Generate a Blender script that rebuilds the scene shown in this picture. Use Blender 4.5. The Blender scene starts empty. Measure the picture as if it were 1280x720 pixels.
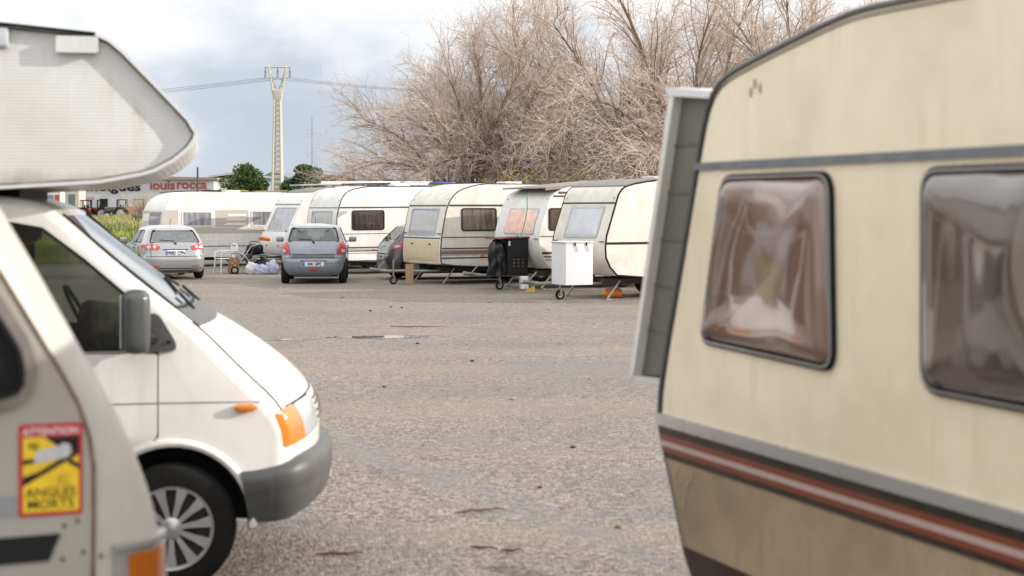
import bpy, bmesh, math, random
from mathutils import Vector, Matrix, Euler
R = math.radians
random.seed(7)
S = bpy.context.scene
COL = S.collection

# ------------------------------------------------------------------ materials
def nodes(m):
    m.use_nodes = True
    nt = m.node_tree
    b = nt.nodes.get('Principled BSDF')
    return nt, b

def L(nt, a, b): nt.links.new(a, b)

def coords(nt, scale=(1, 1, 1)):
    tc = nt.nodes.new('ShaderNodeTexCoord'); mp = nt.nodes.new('ShaderNodeMapping')
    mp.inputs['Scale'].default_value = scale
    L(nt, tc.outputs['Object'], mp.inputs['Vector'])
    return mp.outputs['Vector']

def noise(nt, vec, sc, det=4, rough=.55, dist=0):
    n = nt.nodes.new('ShaderNodeTexNoise'); n.inputs['Scale'].default_value = sc
    n.inputs['Detail'].default_value = det; n.inputs['Roughness'].default_value = rough
    n.inputs['Distortion'].default_value = dist
    L(nt, vec, n.inputs['Vector']); return n.outputs['Fac']

def ramp(nt, fac, stops):
    r = nt.nodes.new('ShaderNodeValToRGB'); e = r.color_ramp.elements
    while len(e) < len(stops): e.new(.5)
    for i, (p, c) in enumerate(stops):
        e[i].position = p
        e[i].color = (c, c, c, 1) if isinstance(c, (int, float)) else (*c, 1)
    L(nt, fac, r.inputs['Fac']); return r.outputs['Color']

def mixc(nt, fac, a, b, mode='MIX'):
    m = nt.nodes.new('ShaderNodeMix'); m.data_type = 'RGBA'; m.blend_type = mode
    for s, v in ((m.inputs[0], fac), (m.inputs[6], a), (m.inputs[7], b)):
        if isinstance(v, (int, float)): s.default_value = v
        elif isinstance(v, tuple): s.default_value = (*v, 1)
        else: L(nt, v, s)
    return m.outputs[2]

def math_(nt, op, a, b=None, c=None):
    m = nt.nodes.new('ShaderNodeMath'); m.operation = op
    for i, v in enumerate((a, b, c)):
        if v is None: continue
        if isinstance(v, (int, float)): m.inputs[i].default_value = v
        else: L(nt, v, m.inputs[i])
    return m.outputs[0]

def bump(nt, b, h, strength, dist=.01):
    n = nt.nodes.new('ShaderNodeBump'); n.inputs['Strength'].default_value = strength
    n.inputs['Distance'].default_value = dist
    L(nt, h, n.inputs['Height']); L(nt, n.outputs['Normal'], b.inputs['Normal'])

def paint(name, col, rough=.4, metal=0, grime=None, amt=.35, dents=.0, coat=0, ribs=0, fine=0):
    """painted / moulded surface with uneven dirt, faint streaks and optional dents or ribs"""
    m = bpy.data.materials.new(name); nt, b = nodes(m)
    v = coords(nt); vs = coords(nt, (6, 6, .7))
    if grime is None: grime = tuple(c * .55 for c in col)
    n1 = noise(nt, v, 2.2, 6, .65); n2 = noise(nt, vs, 2.5, 5, .6)
    f1 = ramp(nt, n1, [(.42, 0), (.75, 1)]); f2 = ramp(nt, n2, [(.5, 0), (.8, 1)])
    f = math_(nt, 'MULTIPLY', math_(nt, 'MAXIMUM', f1, f2), amt)
    L(nt, mixc(nt, f, col, grime), b.inputs['Base Color'])
    rr = math_(nt, 'MULTIPLY_ADD', n1, .3, rough - .12)
    L(nt, rr, b.inputs['Roughness'])
    b.inputs['Metallic'].default_value = metal
    b.inputs['Coat Weight'].default_value = coat
    b.inputs['Coat Roughness'].default_value = .08
    if max(col) < .05: b.inputs['Specular IOR Level'].default_value = .25
    h = None
    if dents: h = (noise(nt, v, 1.7, 3, .5, .4), dents, .03)
    if ribs:
        w = nt.nodes.new('ShaderNodeTexWave'); w.bands_direction = 'Z'; w.inputs['Scale'].default_value = ribs
        w.inputs['Distortion'].default_value = .05
        L(nt, v, w.inputs['Vector'])
        gv = math_(nt, 'MULTIPLY', ramp(nt, w.outputs['Fac'], [(.0, 1), (.35, 0)]), .30)  # grooves darkened in colour: dirt, plus rib shading the bump barely shows
        L(nt, mixc(nt, gv, mixc(nt, f, col, grime), tuple(c * .6 for c in col)), b.inputs['Base Color'])
        h = (w.outputs['Fac'], .22 if ribs > 15 else .5, .004)
    if fine: h = (noise(nt, v, fine, 3), .25, .004)
    if h: bump(nt, b, *h)
    return m

def flat(name, col, rough=.6, metal=0, var=.18, scale=12, coat=0):
    m = bpy.data.materials.new(name); nt, b = nodes(m)
    v = coords(nt); n = noise(nt, v, scale, 4, .6)
    dk = tuple(c * (1 - var) for c in col); lt = tuple(min(1, c * (1 + var)) for c in col)
    L(nt, ramp(nt, n, [(.3, dk), (.7, lt)]), b.inputs['Base Color'])
    b.inputs['Roughness'].default_value = rough; b.inputs['Metallic'].default_value = metal
    b.inputs['Coat Weight'].default_value = coat
    if max(col) < .06: b.inputs['Specular IOR Level'].default_value = .18
    return m

def glass(name, tint, refl=1.0, rough=.02, base=.06):
    """thin tinted pane: what is behind shows through, the sky reflects by angle"""
    m = bpy.data.materials.new(name); m.use_nodes = True; nt = m.node_tree; nt.nodes.clear()
    out = nt.nodes.new('ShaderNodeOutputMaterial'); mx = nt.nodes.new('ShaderNodeMixShader')
    t = nt.nodes.new('ShaderNodeBsdfTransparent'); t.inputs['Color'].default_value = (*tint, 1)
    g = nt.nodes.new('ShaderNodeBsdfGlossy'); g.inputs['Roughness'].default_value = rough
    fr = nt.nodes.new('ShaderNodeFresnel'); fr.inputs['IOR'].default_value = 1.5
    f = math_(nt, 'MULTIPLY_ADD', fr.outputs[0], refl, base)
    L(nt, f, mx.inputs[0]); L(nt, t.outputs[0], mx.inputs[1]); L(nt, g.outputs[0], mx.inputs[2])
    L(nt, mx.outputs[0], out.inputs['Surface']); return m

def lens(name, col, rough=.12):
    m = bpy.data.materials.new(name); nt, b = nodes(m)
    v = coords(nt); w = nt.nodes.new('ShaderNodeTexWave'); w.inputs['Scale'].default_value = 30
    L(nt, v, w.inputs['Vector'])
    L(nt, ramp(nt, w.outputs['Fac'], [(0, tuple(c * .75 for c in col)), (1, col)]), b.inputs['Base Color'])
    b.inputs['Roughness'].default_value = rough; b.inputs['Coat Weight'].default_value = 1
    b.inputs['Coat Roughness'].default_value = .04
    bump(nt, b, w.outputs['Fac'], .3, .003); return m

def curtain_mat(name, c1, c2, scale=14):
    m = bpy.data.materials.new(name); nt, b = nodes(m)
    v = coords(nt, (1, 1, .12)); n = noise(nt, v, scale, 3, .6, .6)
    L(nt, ramp(nt, n, [(.35, c1), (.65, c2)]), b.inputs['Base Color'])
    b.inputs['Roughness'].default_value = .95; bump(nt, b, n, .8, .03); return m

M = {}
M['cream'] = paint('cream aluminium', (.66, .63, .565), .38, grime=(.34, .28, .20), amt=.5, dents=.6)
M['cream_warm'] = paint('warm cream gel coat', (.62, .52, .36), .35, grime=(.36, .27, .17), amt=.35, dents=.3)
M['cream_big'] = paint('cream sheet aluminium', (.72, .625, .47), .28, grime=(.50, .40, .27), amt=.5, dents=.16)
M['white'] = paint('white aluminium', (.71, .70, .675), .38, grime=(.38, .33, .26), amt=.45, dents=.6)
M['white_old'] = paint('aged white panel', (.66, .64, .60), .4, grime=(.36, .33, .28), amt=.4, dents=.4)
M['van'] = paint('white van paint', (.77, .755, .73), .28, grime=(.50, .45, .38), amt=.4, coat=.5)
M['alcove'] = paint('ribbed white cladding', (.60, .60, .59), .45, grime=(.40, .37, .31), amt=.5, ribs=19)
nt, b = nodes(M['alcove']); v = coords(nt); sx_ = nt.nodes.new('ShaderNodeSeparateXYZ'); L(nt, v, sx_.inputs[0])
old_ = b.inputs['Base Color'].links[0].from_socket
e_ = math_(nt, 'MULTIPLY_ADD', noise(nt, coords(nt, (1, 1, .5)), 9, 6, .7), .16, math_(nt, 'SUBTRACT', sx_.outputs['Z'], .0))
st_ = ramp(nt, math_(nt, 'SUBTRACT', e_, 2.10), [(.02, .75), (.10, 0)])
sp_ = ramp(nt, noise(nt, v, 6, 5, .7), [(.62, 0), (.72, .5)])
L(nt, mixc(nt, math_(nt, 'MAXIMUM', st_, sp_), old_, (.27, .22, .15)), b.inputs['Base Color'])
M['coach'] = paint('grimy ivory coachwork', (.35, .33, .285), .42, grime=(.27, .22, .16), amt=.45, dents=.1)
M['coach_cap'] = paint('ivory moulded nose', (.47, .45, .41), .38, grime=(.30, .26, .21), amt=.55)
M['beige'] = paint('beige ribbed band', (.47, .42, .37), .5, ribs=9, amt=.2)
M['grey_roof'] = paint('grey roof membrane', (.18, .175, .17), .7, amt=.5, grime=(.32, .30, .26))
M['rub_black'] = flat('black rubber', (.010, .0095, .009), .6)
M['navy'] = flat('dark blue trim', (.03, .04, .065), .45)
M['maroon'] = flat('maroon stripe', (.10, .02, .025), .45)
M['redline'] = flat('thin red stripe', (.40, .10, .06), .45)
M['greystripe'] = flat('grey stripe', (.13, .14, .16), .45)
M['alu'] = paint('weathered aluminium trim', (.46, .46, .47), .35, .6, grime=(.25, .23, .2), amt=.5)
M['steel'] = paint('galvanised steel', (.30, .30, .29), .5, .6, grime=(.14, .10, .07), amt=.7)
M['dark_steel'] = paint('dirty chassis steel', (.05, .045, .04), .7, .3, grime=(.10, .07, .05), amt=.6)
M['tyre'] = flat('tyre rubber', (.015, .0145, .014), .85, scale=30)
M['rim'] = paint('silver wheel trim', (.55, .55, .55), .3, .7, grime=(.22, .2, .18), amt=.45)
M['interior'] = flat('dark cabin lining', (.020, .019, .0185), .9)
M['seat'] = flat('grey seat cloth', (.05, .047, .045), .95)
M['seat_pat'] = flat('patterned seat cloth', (.10, .082, .068), .95, var=.7, scale=18)
M['bumper'] = paint('faded grey bumper plastic', (.065, .065, .065), .42, grime=(.14, .135, .125), amt=.6, fine=0)
M['blackplastic'] = paint('black plastic', (.020, .020, .021), .45, grime=(.07, .066, .062), amt=.5)
M['mirrorshell'] = paint('grey mirror shell', (.055, .058, .062), .35, grime=(.15, .15, .148), amt=.5, coat=.3)
M['orange'] = lens('amber lens', (.80, .23, .015))
M['red'] = lens('red lens', (.55, .012, .015))
M['clear'] = lens('clear lamp lens', (.52, .54, .56), .06)
M['carglass'] = glass('car glass', (.93, .96, .95), .8, base=.02)
M['vanglass'] = glass('van side glass', (.66, .68, .66), .7, base=.015)
M['screen'] = glass('windscreen glass', (.78, .84, .82), 1.5, base=.12)
M['tint'] = glass('smoked acrylic', (.90, .87, .85), .7, .06, base=.02)
M['tint_grey'] = glass('grey acrylic', (.93, .94, .96), .4, .15, base=.02)
M['curt_dark'] = curtain_mat('dark curtain', (.07, .05, .055), (.24, .20, .20))
M['curt_net'] = curtain_mat('net curtain', (.30, .28, .28), (.62, .60, .60), 10)
M['curt_brown'] = curtain_mat('brown curtain', (.16, .10, .06), (.42, .33, .24))
M['blind'] = curtain_mat('pale blind', (.20, .22, .26), (.33, .35, .40), 5)
M['orange_card'] = flat('faded orange cloth', (.85, .40, .29), .9, var=.3, scale=3)
M['silver_car'] = paint('silver car paint', (.33, .33, .345), .26, .45, grime=(.30, .28, .26), amt=.3, coat=.8)
M['grey_car'] = paint('blue grey car paint', (.24, .265, .31), .28, .4, grime=(.16, .15, .14), amt=.35, coat=.8)
M['dark_car'] = paint('dark grey car paint', (.07, .068, .07), .26, .45, grime=(.12, .11, .1), amt=.3, coat=.8)
M['plate'] = flat('white plate', (.75, .75, .76), .4, var=.05)
M['plateblue'] = flat('blue plate band', (.02, .10, .42), .4)
M['ink'] = flat('black ink', (.015, .015, .016), .6)
M['wood'] = paint('plywood', (.34, .22, .13), .8, amt=.5)
M['blackbox'] = paint('black cabinet board', (.018, .018, .019), .45, amt=.2)
M['blackbag'] = flat('black polythene', (.012, .012, .013), .28, coat=.3)
M['whitebox'] = paint('white painted board', (.63, .63, .65), .45, grime=(.5, .48, .46), amt=.3)
M['plastic_white'] = flat('white garden plastic', (.72, .72, .70), .4, var=.08)
M['concrete'] = paint('pale concrete', (.55, .50, .42), .9, amt=.3)
M['brown_low'] = paint('tan brown lower cladding', (.36, .265, .175), .27, grime=(.15, .11, .075), amt=.7, dents=.1)
M['brown_dark'] = paint('dark brown band', (.032, .022, .016), .35, amt=.35, grime=(.10, .085, .07))
M['rust'] = paint('rust red stripe', (.18, .048, .022), .35, amt=.4)
M['pinkline'] = paint('pale pink stripe', (.42, .31, .28), .35, amt=.3)
M['acryl_brown'] = None

# ------------------------------------------------------------------ mesh helpers
def nb(): return bmesh.new()

def faces(bm, vs, fs):
    vv = [bm.verts.new(v) for v in vs]
    for f in fs:
        try: bm.faces.new([vv[i] for i in f])
        except ValueError: pass
    return vv

def box(bm, c, s, rot=None, bev=0.0):
    t = bmesh.new(); bmesh.ops.create_cube(t, size=1)
    bmesh.ops.scale(t, vec=s, verts=t.verts)
    if bev: bmesh.ops.bevel(t, geom=t.edges[:], offset=min(bev, min(s) * .45), segments=3, affect='EDGES', profile=.6)
    if rot: bmesh.ops.rotate(t, matrix=Euler([R(a) for a in rot]).to_matrix(), verts=t.verts)
    bmesh.ops.translate(t, vec=c, verts=t.verts)
    t.verts.index_update()
    faces(bm, [v.co.copy() for v in t.verts], [[v.index for v in f.verts] for f in t.faces]); t.free()

def frame_of(d):
    d = Vector(d).normalized(); a = Vector((0, 0, 1)) if abs(d.z) < .9 else Vector((1, 0, 0))
    u = d.cross(a).normalized(); return u, d.cross(u)

def tube(bm, pts, r, n=8, closed=False, cap=True):
    pts = [Vector(p) for p in pts]; k = len(pts)
    rs = r if isinstance(r, (list, tuple)) else [r] * k
    rings = []; pu = None
    for i, p in enumerate(pts):
        a = pts[(i - 1) % k] if (closed or i) else p
        b = pts[(i + 1) % k] if (closed or i < k - 1) else p
        d = (b - a)
        if d.length < 1e-9: d = Vector((0, 0, 1))
        d.normalize()
        if pu is None: u, v = frame_of(d)
        else:
            u = (pu - d * pu.dot(d))
            if u.length < 1e-6: u, v = frame_of(d)
            else: u.normalize(); v = d.cross(u)
        pu = u
        rings.append([bm.verts.new(p + (u * math.cos(t) + v * math.sin(t)) * rs[i]) for t in [2 * math.pi * j / n for j in range(n)]])
    for i in range(k if closed else k - 1):
        A, B = rings[i], rings[(i + 1) % k]
        for j in range(n):
            bm.faces.new((A[j], A[(j + 1) % n], B[(j + 1) % n], B[j]))
    if cap and not closed:
        bm.faces.new(rings[0][::-1]); bm.faces.new(rings[-1])

def lathe(bm, prof, n=32, Mx=None):
    """profile of (radius, height) turned round local y axis; placed by Mx"""
    Mx = Mx or Matrix()
    rings = []
    for r, h in prof:
        rings.append([bm.verts.new(Mx @ Vector((max(r, 1e-4) * math.cos(2 * math.pi * j / n), h, max(r, 1e-4) * math.sin(2 * math.pi * j / n)))) for j in range(n)])
    for A, B in zip(rings, rings[1:]):
        for j in range(n): bm.faces.new((A[j], A[(j + 1) % n], B[(j + 1) % n], B[j]))
    return rings

def prism(bm, poly, y0, y1, axis='y', warp=None):
    k = len(poly)
    def P(a, b, t):
        p = {'y': (a, t, b), 'x': (t, a, b), 'z': (a, b, t)}[axis]
        return warp(*p) if warp else p
    vs = [P(a, b, y0) for a, b in poly] + [P(a, b, y1) for a, b in poly]
    fs = [list(range(k))[::-1], list(range(k, 2 * k))] + [[i, (i + 1) % k, k + (i + 1) % k, k + i] for i in range(k)]
    faces(bm, vs, fs)

def area(p): return sum(p[i][0] * p[(i + 1) % len(p)][1] - p[(i + 1) % len(p)][0] * p[i][1] for i in range(len(p))) / 2

def offset(poly, d):
    """move a closed outline outward by d (inward if negative)"""
    s = 1 if area(poly) > 0 else -1
    out = []; k = len(poly)
    for i in range(k):
        a, b, c = Vector(poly[i - 1]), Vector(poly[i]), Vector(poly[(i + 1) % k])
        e1, e2 = (b - a), (c - b)
        if e1.length < 1e-9 or e2.length < 1e-9: out.append(tuple(b)); continue
        e1.normalize(); e2.normalize()
        n1, n2 = Vector((e1.y, -e1.x)) * s, Vector((e2.y, -e2.x)) * s
        m = n1 + n2
        if m.length < 1e-6: m = n1
        m.normalize(); q = max(.5, m.dot(n1))
        out.append(tuple(b + m * (d / q)))
    return out

def rpoly(poly, r, seg=5):
    out = []; k = len(poly)
    for i in range(k):
        a, b, c = Vector(poly[i - 1]), Vector(poly[i]), Vector(poly[(i + 1) % k])
        ra = min(r, (a - b).length * .48); rc = min(r, (c - b).length * .48)
        p, q = b + (a - b).normalized() * ra, b + (c - b).normalized() * rc
        for j in range(seg + 1):
            t = j / seg
            out.append(tuple(p * (1 - t) ** 2 + b * (2 * t * (1 - t)) + q * t * t))
    return out

def rrect(x0, x1, z0, z1, r, seg=5): return rpoly([(x0, z0), (x1, z0), (x1, z1), (x0, z1)], r, seg)

def chaikin(poly, it=2, closed=True):
    for _ in range(it):
        o = []; k = len(poly)
        for i in range(k):
            a, b = poly[i], poly[(i + 1) % k]
            o += [(a[0] * .75 + b[0] * .25, a[1] * .75 + b[1] * .25), (a[0] * .25 + b[0] * .75, a[1] * .25 + b[1] * .75)]
        poly = o
    return poly

def panel(bm, outline, mp, off, thick, rings=0, bulge=0.0):
    """a sheet of that outline lying on the surface mp(u, v, height), with real thickness"""
    if rings:
        o_ = []
        for i in range(len(outline)):
            a, c = Vector(outline[i]), Vector(outline[(i + 1) % len(outline)]); q = 1 + int((c - a).length / .07)
            o_ += [tuple(a.lerp(c, j / q)) for j in range(q)]
        outline = o_
    k = len(outline)
    cx = sum(p[0] for p in outline) / k; cz = sum(p[1] for p in outline) / k
    back = [bm.verts.new(mp(u, v, off - thick)) for u, v in outline]
    prev = [bm.verts.new(mp(u, v, off)) for u, v in outline]
    for i in range(k): bm.faces.new((back[i], back[(i + 1) % k], prev[(i + 1) % k], prev[i]))
    if rings == 0: bm.faces.new(prev)
    else:
        for q in range(1, rings + 1):
            s = 1 - q / (rings + 1); h = off + bulge * (1 - s ** 2) ** .5
            cur = [bm.verts.new(mp(cx + (u - cx) * s, cz + (v - cz) * s, h)) for u, v in outline]
            for i in range(k): bm.faces.new((prev[i], prev[(i + 1) % k], cur[(i + 1) % k], cur[i]))
            prev = cur
        c = bm.verts.new(mp(cx, cz, off + bulge))
        for i in range(k): bm.faces.new((prev[i], prev[(i + 1) % k], c))
    bm.faces.new(back[::-1])

def ring(bm, outline, width, mp, off, thick):
    inner = offset(outline, -width); k = len(outline)
    V = [[bm.verts.new(mp(u, v, h)) for u, v in o] for o, h in ((outline, off - thick), (outline, off), (inner, off), (inner, off - thick))]
    for a, b in ((0, 1), (1, 2), (2, 3), (3, 0)):
        for i in range(k): bm.faces.new((V[a][i], V[a][(i + 1) % k], V[b][(i + 1) % k], V[b][i]))
    return inner

def shell(bm, prof, W, rc, warp=None, mid=9):
    """body: side outline swept across its width with rounded side edges"""
    st = []
    for k in range(6):
        a = math.pi / 2 * k / 5; st.append((-W / 2 + rc * (1 - math.cos(a)) if False else -W / 2 + rc * (1 - math.cos(math.pi/2 - math.pi/2 + a)), rc * (1 - math.sin(a))))
    for k in range(1, mid): st.append((-W / 2 + rc + (W - 2 * rc) * k / mid, 0))
    st += [(-y, i) for y, i in st[:6][::-1]]
    rows = []
    for y, ins in st:
        p = offset(prof, -ins) if ins > 1e-6 else prof
        rows.append([bm.verts.new(warp(x, y, z) if warp else (x, y, z)) for x, z in p])
    k = len(prof)
    for A, B in zip(rows, rows[1:]):
        for i in range(k): bm.faces.new((A[i], A[(i + 1) % k], B[(i + 1) % k], B[i]))
    bm.faces.new(rows[0][::-1]); bm.faces.new(rows[-1])

def obj(name, bm, mat, parent=None, ang=40, label=None, recalc=True):
    if recalc: bmesh.ops.recalc_face_normals(bm, faces=bm.faces[:])
    me = bpy.data.meshes.new(name); bm.to_mesh(me); bm.free()
    me.shade_smooth(); me.set_sharp_from_angle(angle=R(ang))
    for m in (mat if isinstance(mat, (list, tuple)) else [mat]): me.materials.append(m)
    o = bpy.data.objects.new(name, me); COL.objects.link(o)
    if parent is not None: o.parent = parent
    if label: o['label'] = label
    return o

def thing(name, label, cat, loc=(0, 0, 0), rotz=0, group=None, rot=None):
    o = bpy.data.objects.new(name, None); COL.objects.link(o)
    o.empty_display_size = .3
    o.location = loc; o.rotation_euler = rot or (0, 0, R(rotz))
    return tag(o, label, cat, group)

def tag(o, label, cat, group=None):
    o['label'] = label; o['category'] = cat
    if group: o['group'] = group
    return o

def struct(o, kind='structure'): o['kind'] = kind; return o

def cut(o, cutters):
    """carve openings; each cutter is (bmesh, material) and leaves its material on the cut"""
    for cbm, cm in cutters:
        bmesh.ops.recalc_face_normals(cbm, faces=cbm.faces[:])
        me = bpy.data.meshes.new('c'); cbm.to_mesh(me); cbm.free(); me.materials.append(cm)
        c = bpy.data.objects.new('c', me); COL.objects.link(c)
        if o.parent: c.parent = o.parent
        md = o.modifiers.new('b', 'BOOLEAN'); md.operation = 'DIFFERENCE'; md.solver = 'EXACT'; md.object = c
        md.material_mode = 'TRANSFER'
        bpy.context.view_layer.update()
        dg = bpy.context.evaluated_depsgraph_get()
        nm = bpy.data.meshes.new_from_object(o.evaluated_get(dg))
        o.modifiers.clear(); old = o.data; o.data = nm; bpy.data.meshes.remove(old)
        bpy.data.objects.remove(c); bpy.data.meshes.remove(me)
    o.data.shade_smooth(); o.data.set_sharp_from_angle(angle=R(35))

def text(name, s, size, mat, parent, loc, rot, bold=0.0, ext=.002, align='CENTER', sx=1.0):
    cu = bpy.data.curves.new('t', 'FONT'); cu.body = s; cu.size = size; cu.offset = bold; cu.extrude = ext
    cu.align_x = align; cu.resolution_u = 3
    t = bpy.data.objects.new('t', cu); COL.objects.link(t); bpy.context.view_layer.update()
    me = bpy.data.meshes.new_from_object(t.evaluated_get(bpy.context.evaluated_depsgraph_get()))
    bpy.data.objects.remove(t); bpy.data.curves.remove(cu)
    me.materials.clear(); me.materials.append(mat); me.name = name
    o = bpy.data.objects.new(name, me); COL.objects.link(o); o.parent = parent
    o.location = loc; o.rotation_euler = [R(a) for a in rot]; o.scale = (sx, 1, 1); return o

FACE_SIDE = (90, 0, 0); FACE_REAR = (90, 0, -90)

def wheel(parent, c, r, w, side=-1, style='cap', name='wheel'):
    """tyre with a rim child; axle along local y, outer face towards side"""
    bm = nb(); T = Matrix.Translation(c)
    prof = [(r * .62, -w / 2), (r * .9, -w / 2), (r * .97, -w * .42), (r, -w * .25), (r, w * .25), (r * .97, w * .42), (r * .9, w / 2), (r * .62, w / 2), (r * .6, 0), (r * .62, -w / 2)]
    lathe(bm, prof, 36, T)
    t = obj(name, bm, M['tyre'], parent)
    bm = nb(); o = side * w / 2
    lathe(bm, [(r * .64, o * .9), (r * .62, o * .6), (.001, o * .5)], 32, T)
    dk = obj('rim', bm, M['dark_steel'] if style == 'spokes' else M['rim'], t)
    if style == 'spokes':
        bm = nb()
        lathe(bm, [(r * .66, o * .92), (r * .645, o * 1.04), (r * .60, o * 1.0), (r * .59, o * .8)], 40, T)
        lathe(bm, [(r * .17, o * .7), (r * .17, o * 1.0), (r * .13, o * 1.08), (.001, o * 1.1)], 24, T)
        for k in range(11):
            a = 2 * math.pi * k / 11 + .15; d = Vector((math.cos(a), 0, math.sin(a))); n = Vector((-math.sin(a), 0, math.cos(a)))
            pts = []
            for rr, hw in ((.15, .035), (.38, .05), (.60, .085)):
                for sg in (-1, 1): pts.append(Vector(c) + d * r * rr + n * r * hw * sg + Vector((0, o * (1.03 if rr > .2 else 1.0), 0)))
            pb = [p - Vector((0, o * .2, 0)) for p in pts]
            faces(bm, pts + pb, [(0, 1, 3, 2), (2, 3, 5, 4), (0, 2, 8, 6), (2, 4, 10, 8), (1, 7, 9, 3), (3, 9, 11, 5), (6, 8, 9, 7), (8, 10, 11, 9), (4, 5, 11, 10), (0, 6, 7, 1)])
        obj('hub_cap', bm, M['rim'], t)
    else:
        bm = nb()
        lathe(bm, [(r * .3, o * .6), (r * .26, o * .85), (.001, o * .9)], 20, T)
        for k in range(8):
            a = 2 * math.pi * k / 8
            box(bm, (c[0] + math.cos(a) * r * .44, c[1] + o * .62, c[2] + math.sin(a) * r * .44), (r * .3, abs(o) * .35, r * .09), (0, -math.degrees(a), 0))
        obj('hub_cap', bm, M['rim'], t)
    return t

# ------------------------------------------------------------------ camera, light, sky
cam = bpy.data.cameras.new('camera'); co = bpy.data.objects.new('camera', cam); COL.objects.link(co)
co.location = (0, 0, 1.93); co.rotation_euler = (R(90), 0, 0)
cam.sensor_width = 36; cam.lens = 2000 / 1280 * 36; cam.shift_y = -100 / 1280
cam.clip_start = .1; cam.clip_end = 9000
cam.dof.use_dof = True; cam.dof.focus_distance = 41; cam.dof.aperture_fstop = 2.9
S.camera = co
EL, AZ = 20.0, 95.5     # sun height, compass bearing (clockwise from +y)
sd = Vector((math.sin(R(AZ)) * math.cos(R(EL)), math.cos(R(AZ)) * math.cos(R(EL)), math.sin(R(EL))))
sl = bpy.data.lights.new('sun', 'SUN'); sl.energy = 4.0; sl.angle = R(.6); sl.color = (1, .925, .83)
so = bpy.data.objects.new('sun', sl); COL.objects.link(so); so.rotation_euler = sd.to_track_quat('Z', 'Y').to_euler(); so.location = (20, -5, 20)

W = bpy.data.worlds.new('World'); S.world = W; W.use_nodes = True; nt = W.node_tree
bg = nt.nodes['Background']; bg.inputs['Strength'].default_value = .10
sky = nt.nodes.new('ShaderNodeTexSky'); sky.sky_type = 'NISHITA'; sky.sun_disc = False
sky.sun_elevation = R(EL); sky.sun_rotation = R(AZ); sky.air_density = 1.2; sky.dust_density = 2
tc = nt.nodes.new('ShaderNodeTexCoord'); mp = nt.nodes.new('ShaderNodeMapping'); mp.inputs['Scale'].default_value = (1.0, 1.0, 1.7)
mp.inputs['Location'].default_value = (.31, .12, .42)
L(nt, tc.outputs['Generated'], mp.inputs['Vector'])
n1 = noise(nt, mp.outputs['Vector'], 3.2, 8, .52, .35)
n2 = noise(nt, mp.outputs['Vector'], 9.0, 7, .55, .2)
nn = math_(nt, 'ADD', math_(nt, 'MULTIPLY', n1, .75), math_(nt, 'MULTIPLY', n2, .25))
sep = nt.nodes.new('ShaderNodeSeparateXYZ'); L(nt, tc.outputs['Generated'], sep.inputs[0])
# cloud bank: a grey blue layer low in the sky, bright ragged cloud above it
zz = math_(nt, 'MULTIPLY_ADD', sep.outputs['Z'], 2.6, math_(nt, 'MULTIPLY_ADD', nn, 1.25, -.70))
zz = math_(nt, 'ADD', zz, math_(nt, 'MULTIPLY', sep.outputs['X'], .10))
cl = ramp(nt, zz, [(.0, (5.1, 5.7, 6.55)), (.10, (5.8, 6.35, 7.2)), (.18, (8.2, 8.5, 9.0)), (.27, (10.8, 10.8, 10.8))])
hz = math_(nt, 'SUBTRACT', 1.0, math_(nt, 'MULTIPLY', sep.outputs['Z'], 14.0))
hz = math_(nt, 'MULTIPLY', math_(nt, 'MAXIMUM', hz, 0.0), .35)
cl = mixc(nt, hz, cl, (7.0, 7.6, 8.4))
# unseen sky overhead and behind the camera is brightened to add fill light
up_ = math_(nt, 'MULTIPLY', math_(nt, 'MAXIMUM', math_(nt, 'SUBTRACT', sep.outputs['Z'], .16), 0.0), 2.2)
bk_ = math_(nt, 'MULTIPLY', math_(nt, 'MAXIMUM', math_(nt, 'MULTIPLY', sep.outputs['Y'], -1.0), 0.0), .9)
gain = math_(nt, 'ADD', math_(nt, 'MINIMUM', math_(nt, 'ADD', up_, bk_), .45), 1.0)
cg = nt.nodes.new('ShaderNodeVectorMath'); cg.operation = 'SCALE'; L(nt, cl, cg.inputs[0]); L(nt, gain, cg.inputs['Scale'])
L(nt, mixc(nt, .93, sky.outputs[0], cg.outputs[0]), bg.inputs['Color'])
S.view_settings.view_transform = 'Standard'; S.view_settings.look = 'None'
S.view_settings.exposure = .17; S.view_settings.gamma = 1
S.cycles.use_denoising = True
S.cycles.transparent_max_bounces = 16

# ------------------------------------------------------------------ ground
def sm(a, b, t):
    t = min(1, max(0, (t - a) / (b - a))); return t * t * (3 - 2 * t)
def terr(x, y):
    h = -.03 + 1.22 * sm(58, 104, y) * (1 - .35 * sm(-6, 10, x))
    h += .10 * math.sin(x * .35) * math.sin(y * .27) * sm(58, 75, y)
    return h
def axisvals(lo, a, b, hi, st):
    v = [a + i * st for i in range(int((b - a) / st) + 1)]
    o = 4.0; x = a
    while x > lo: x -= o; o *= 1.6; v.insert(0, x)
    o = 4.0; x = v[-1]
    while x < hi: x += o; o *= 1.6; v.append(x)
    return v

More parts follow.
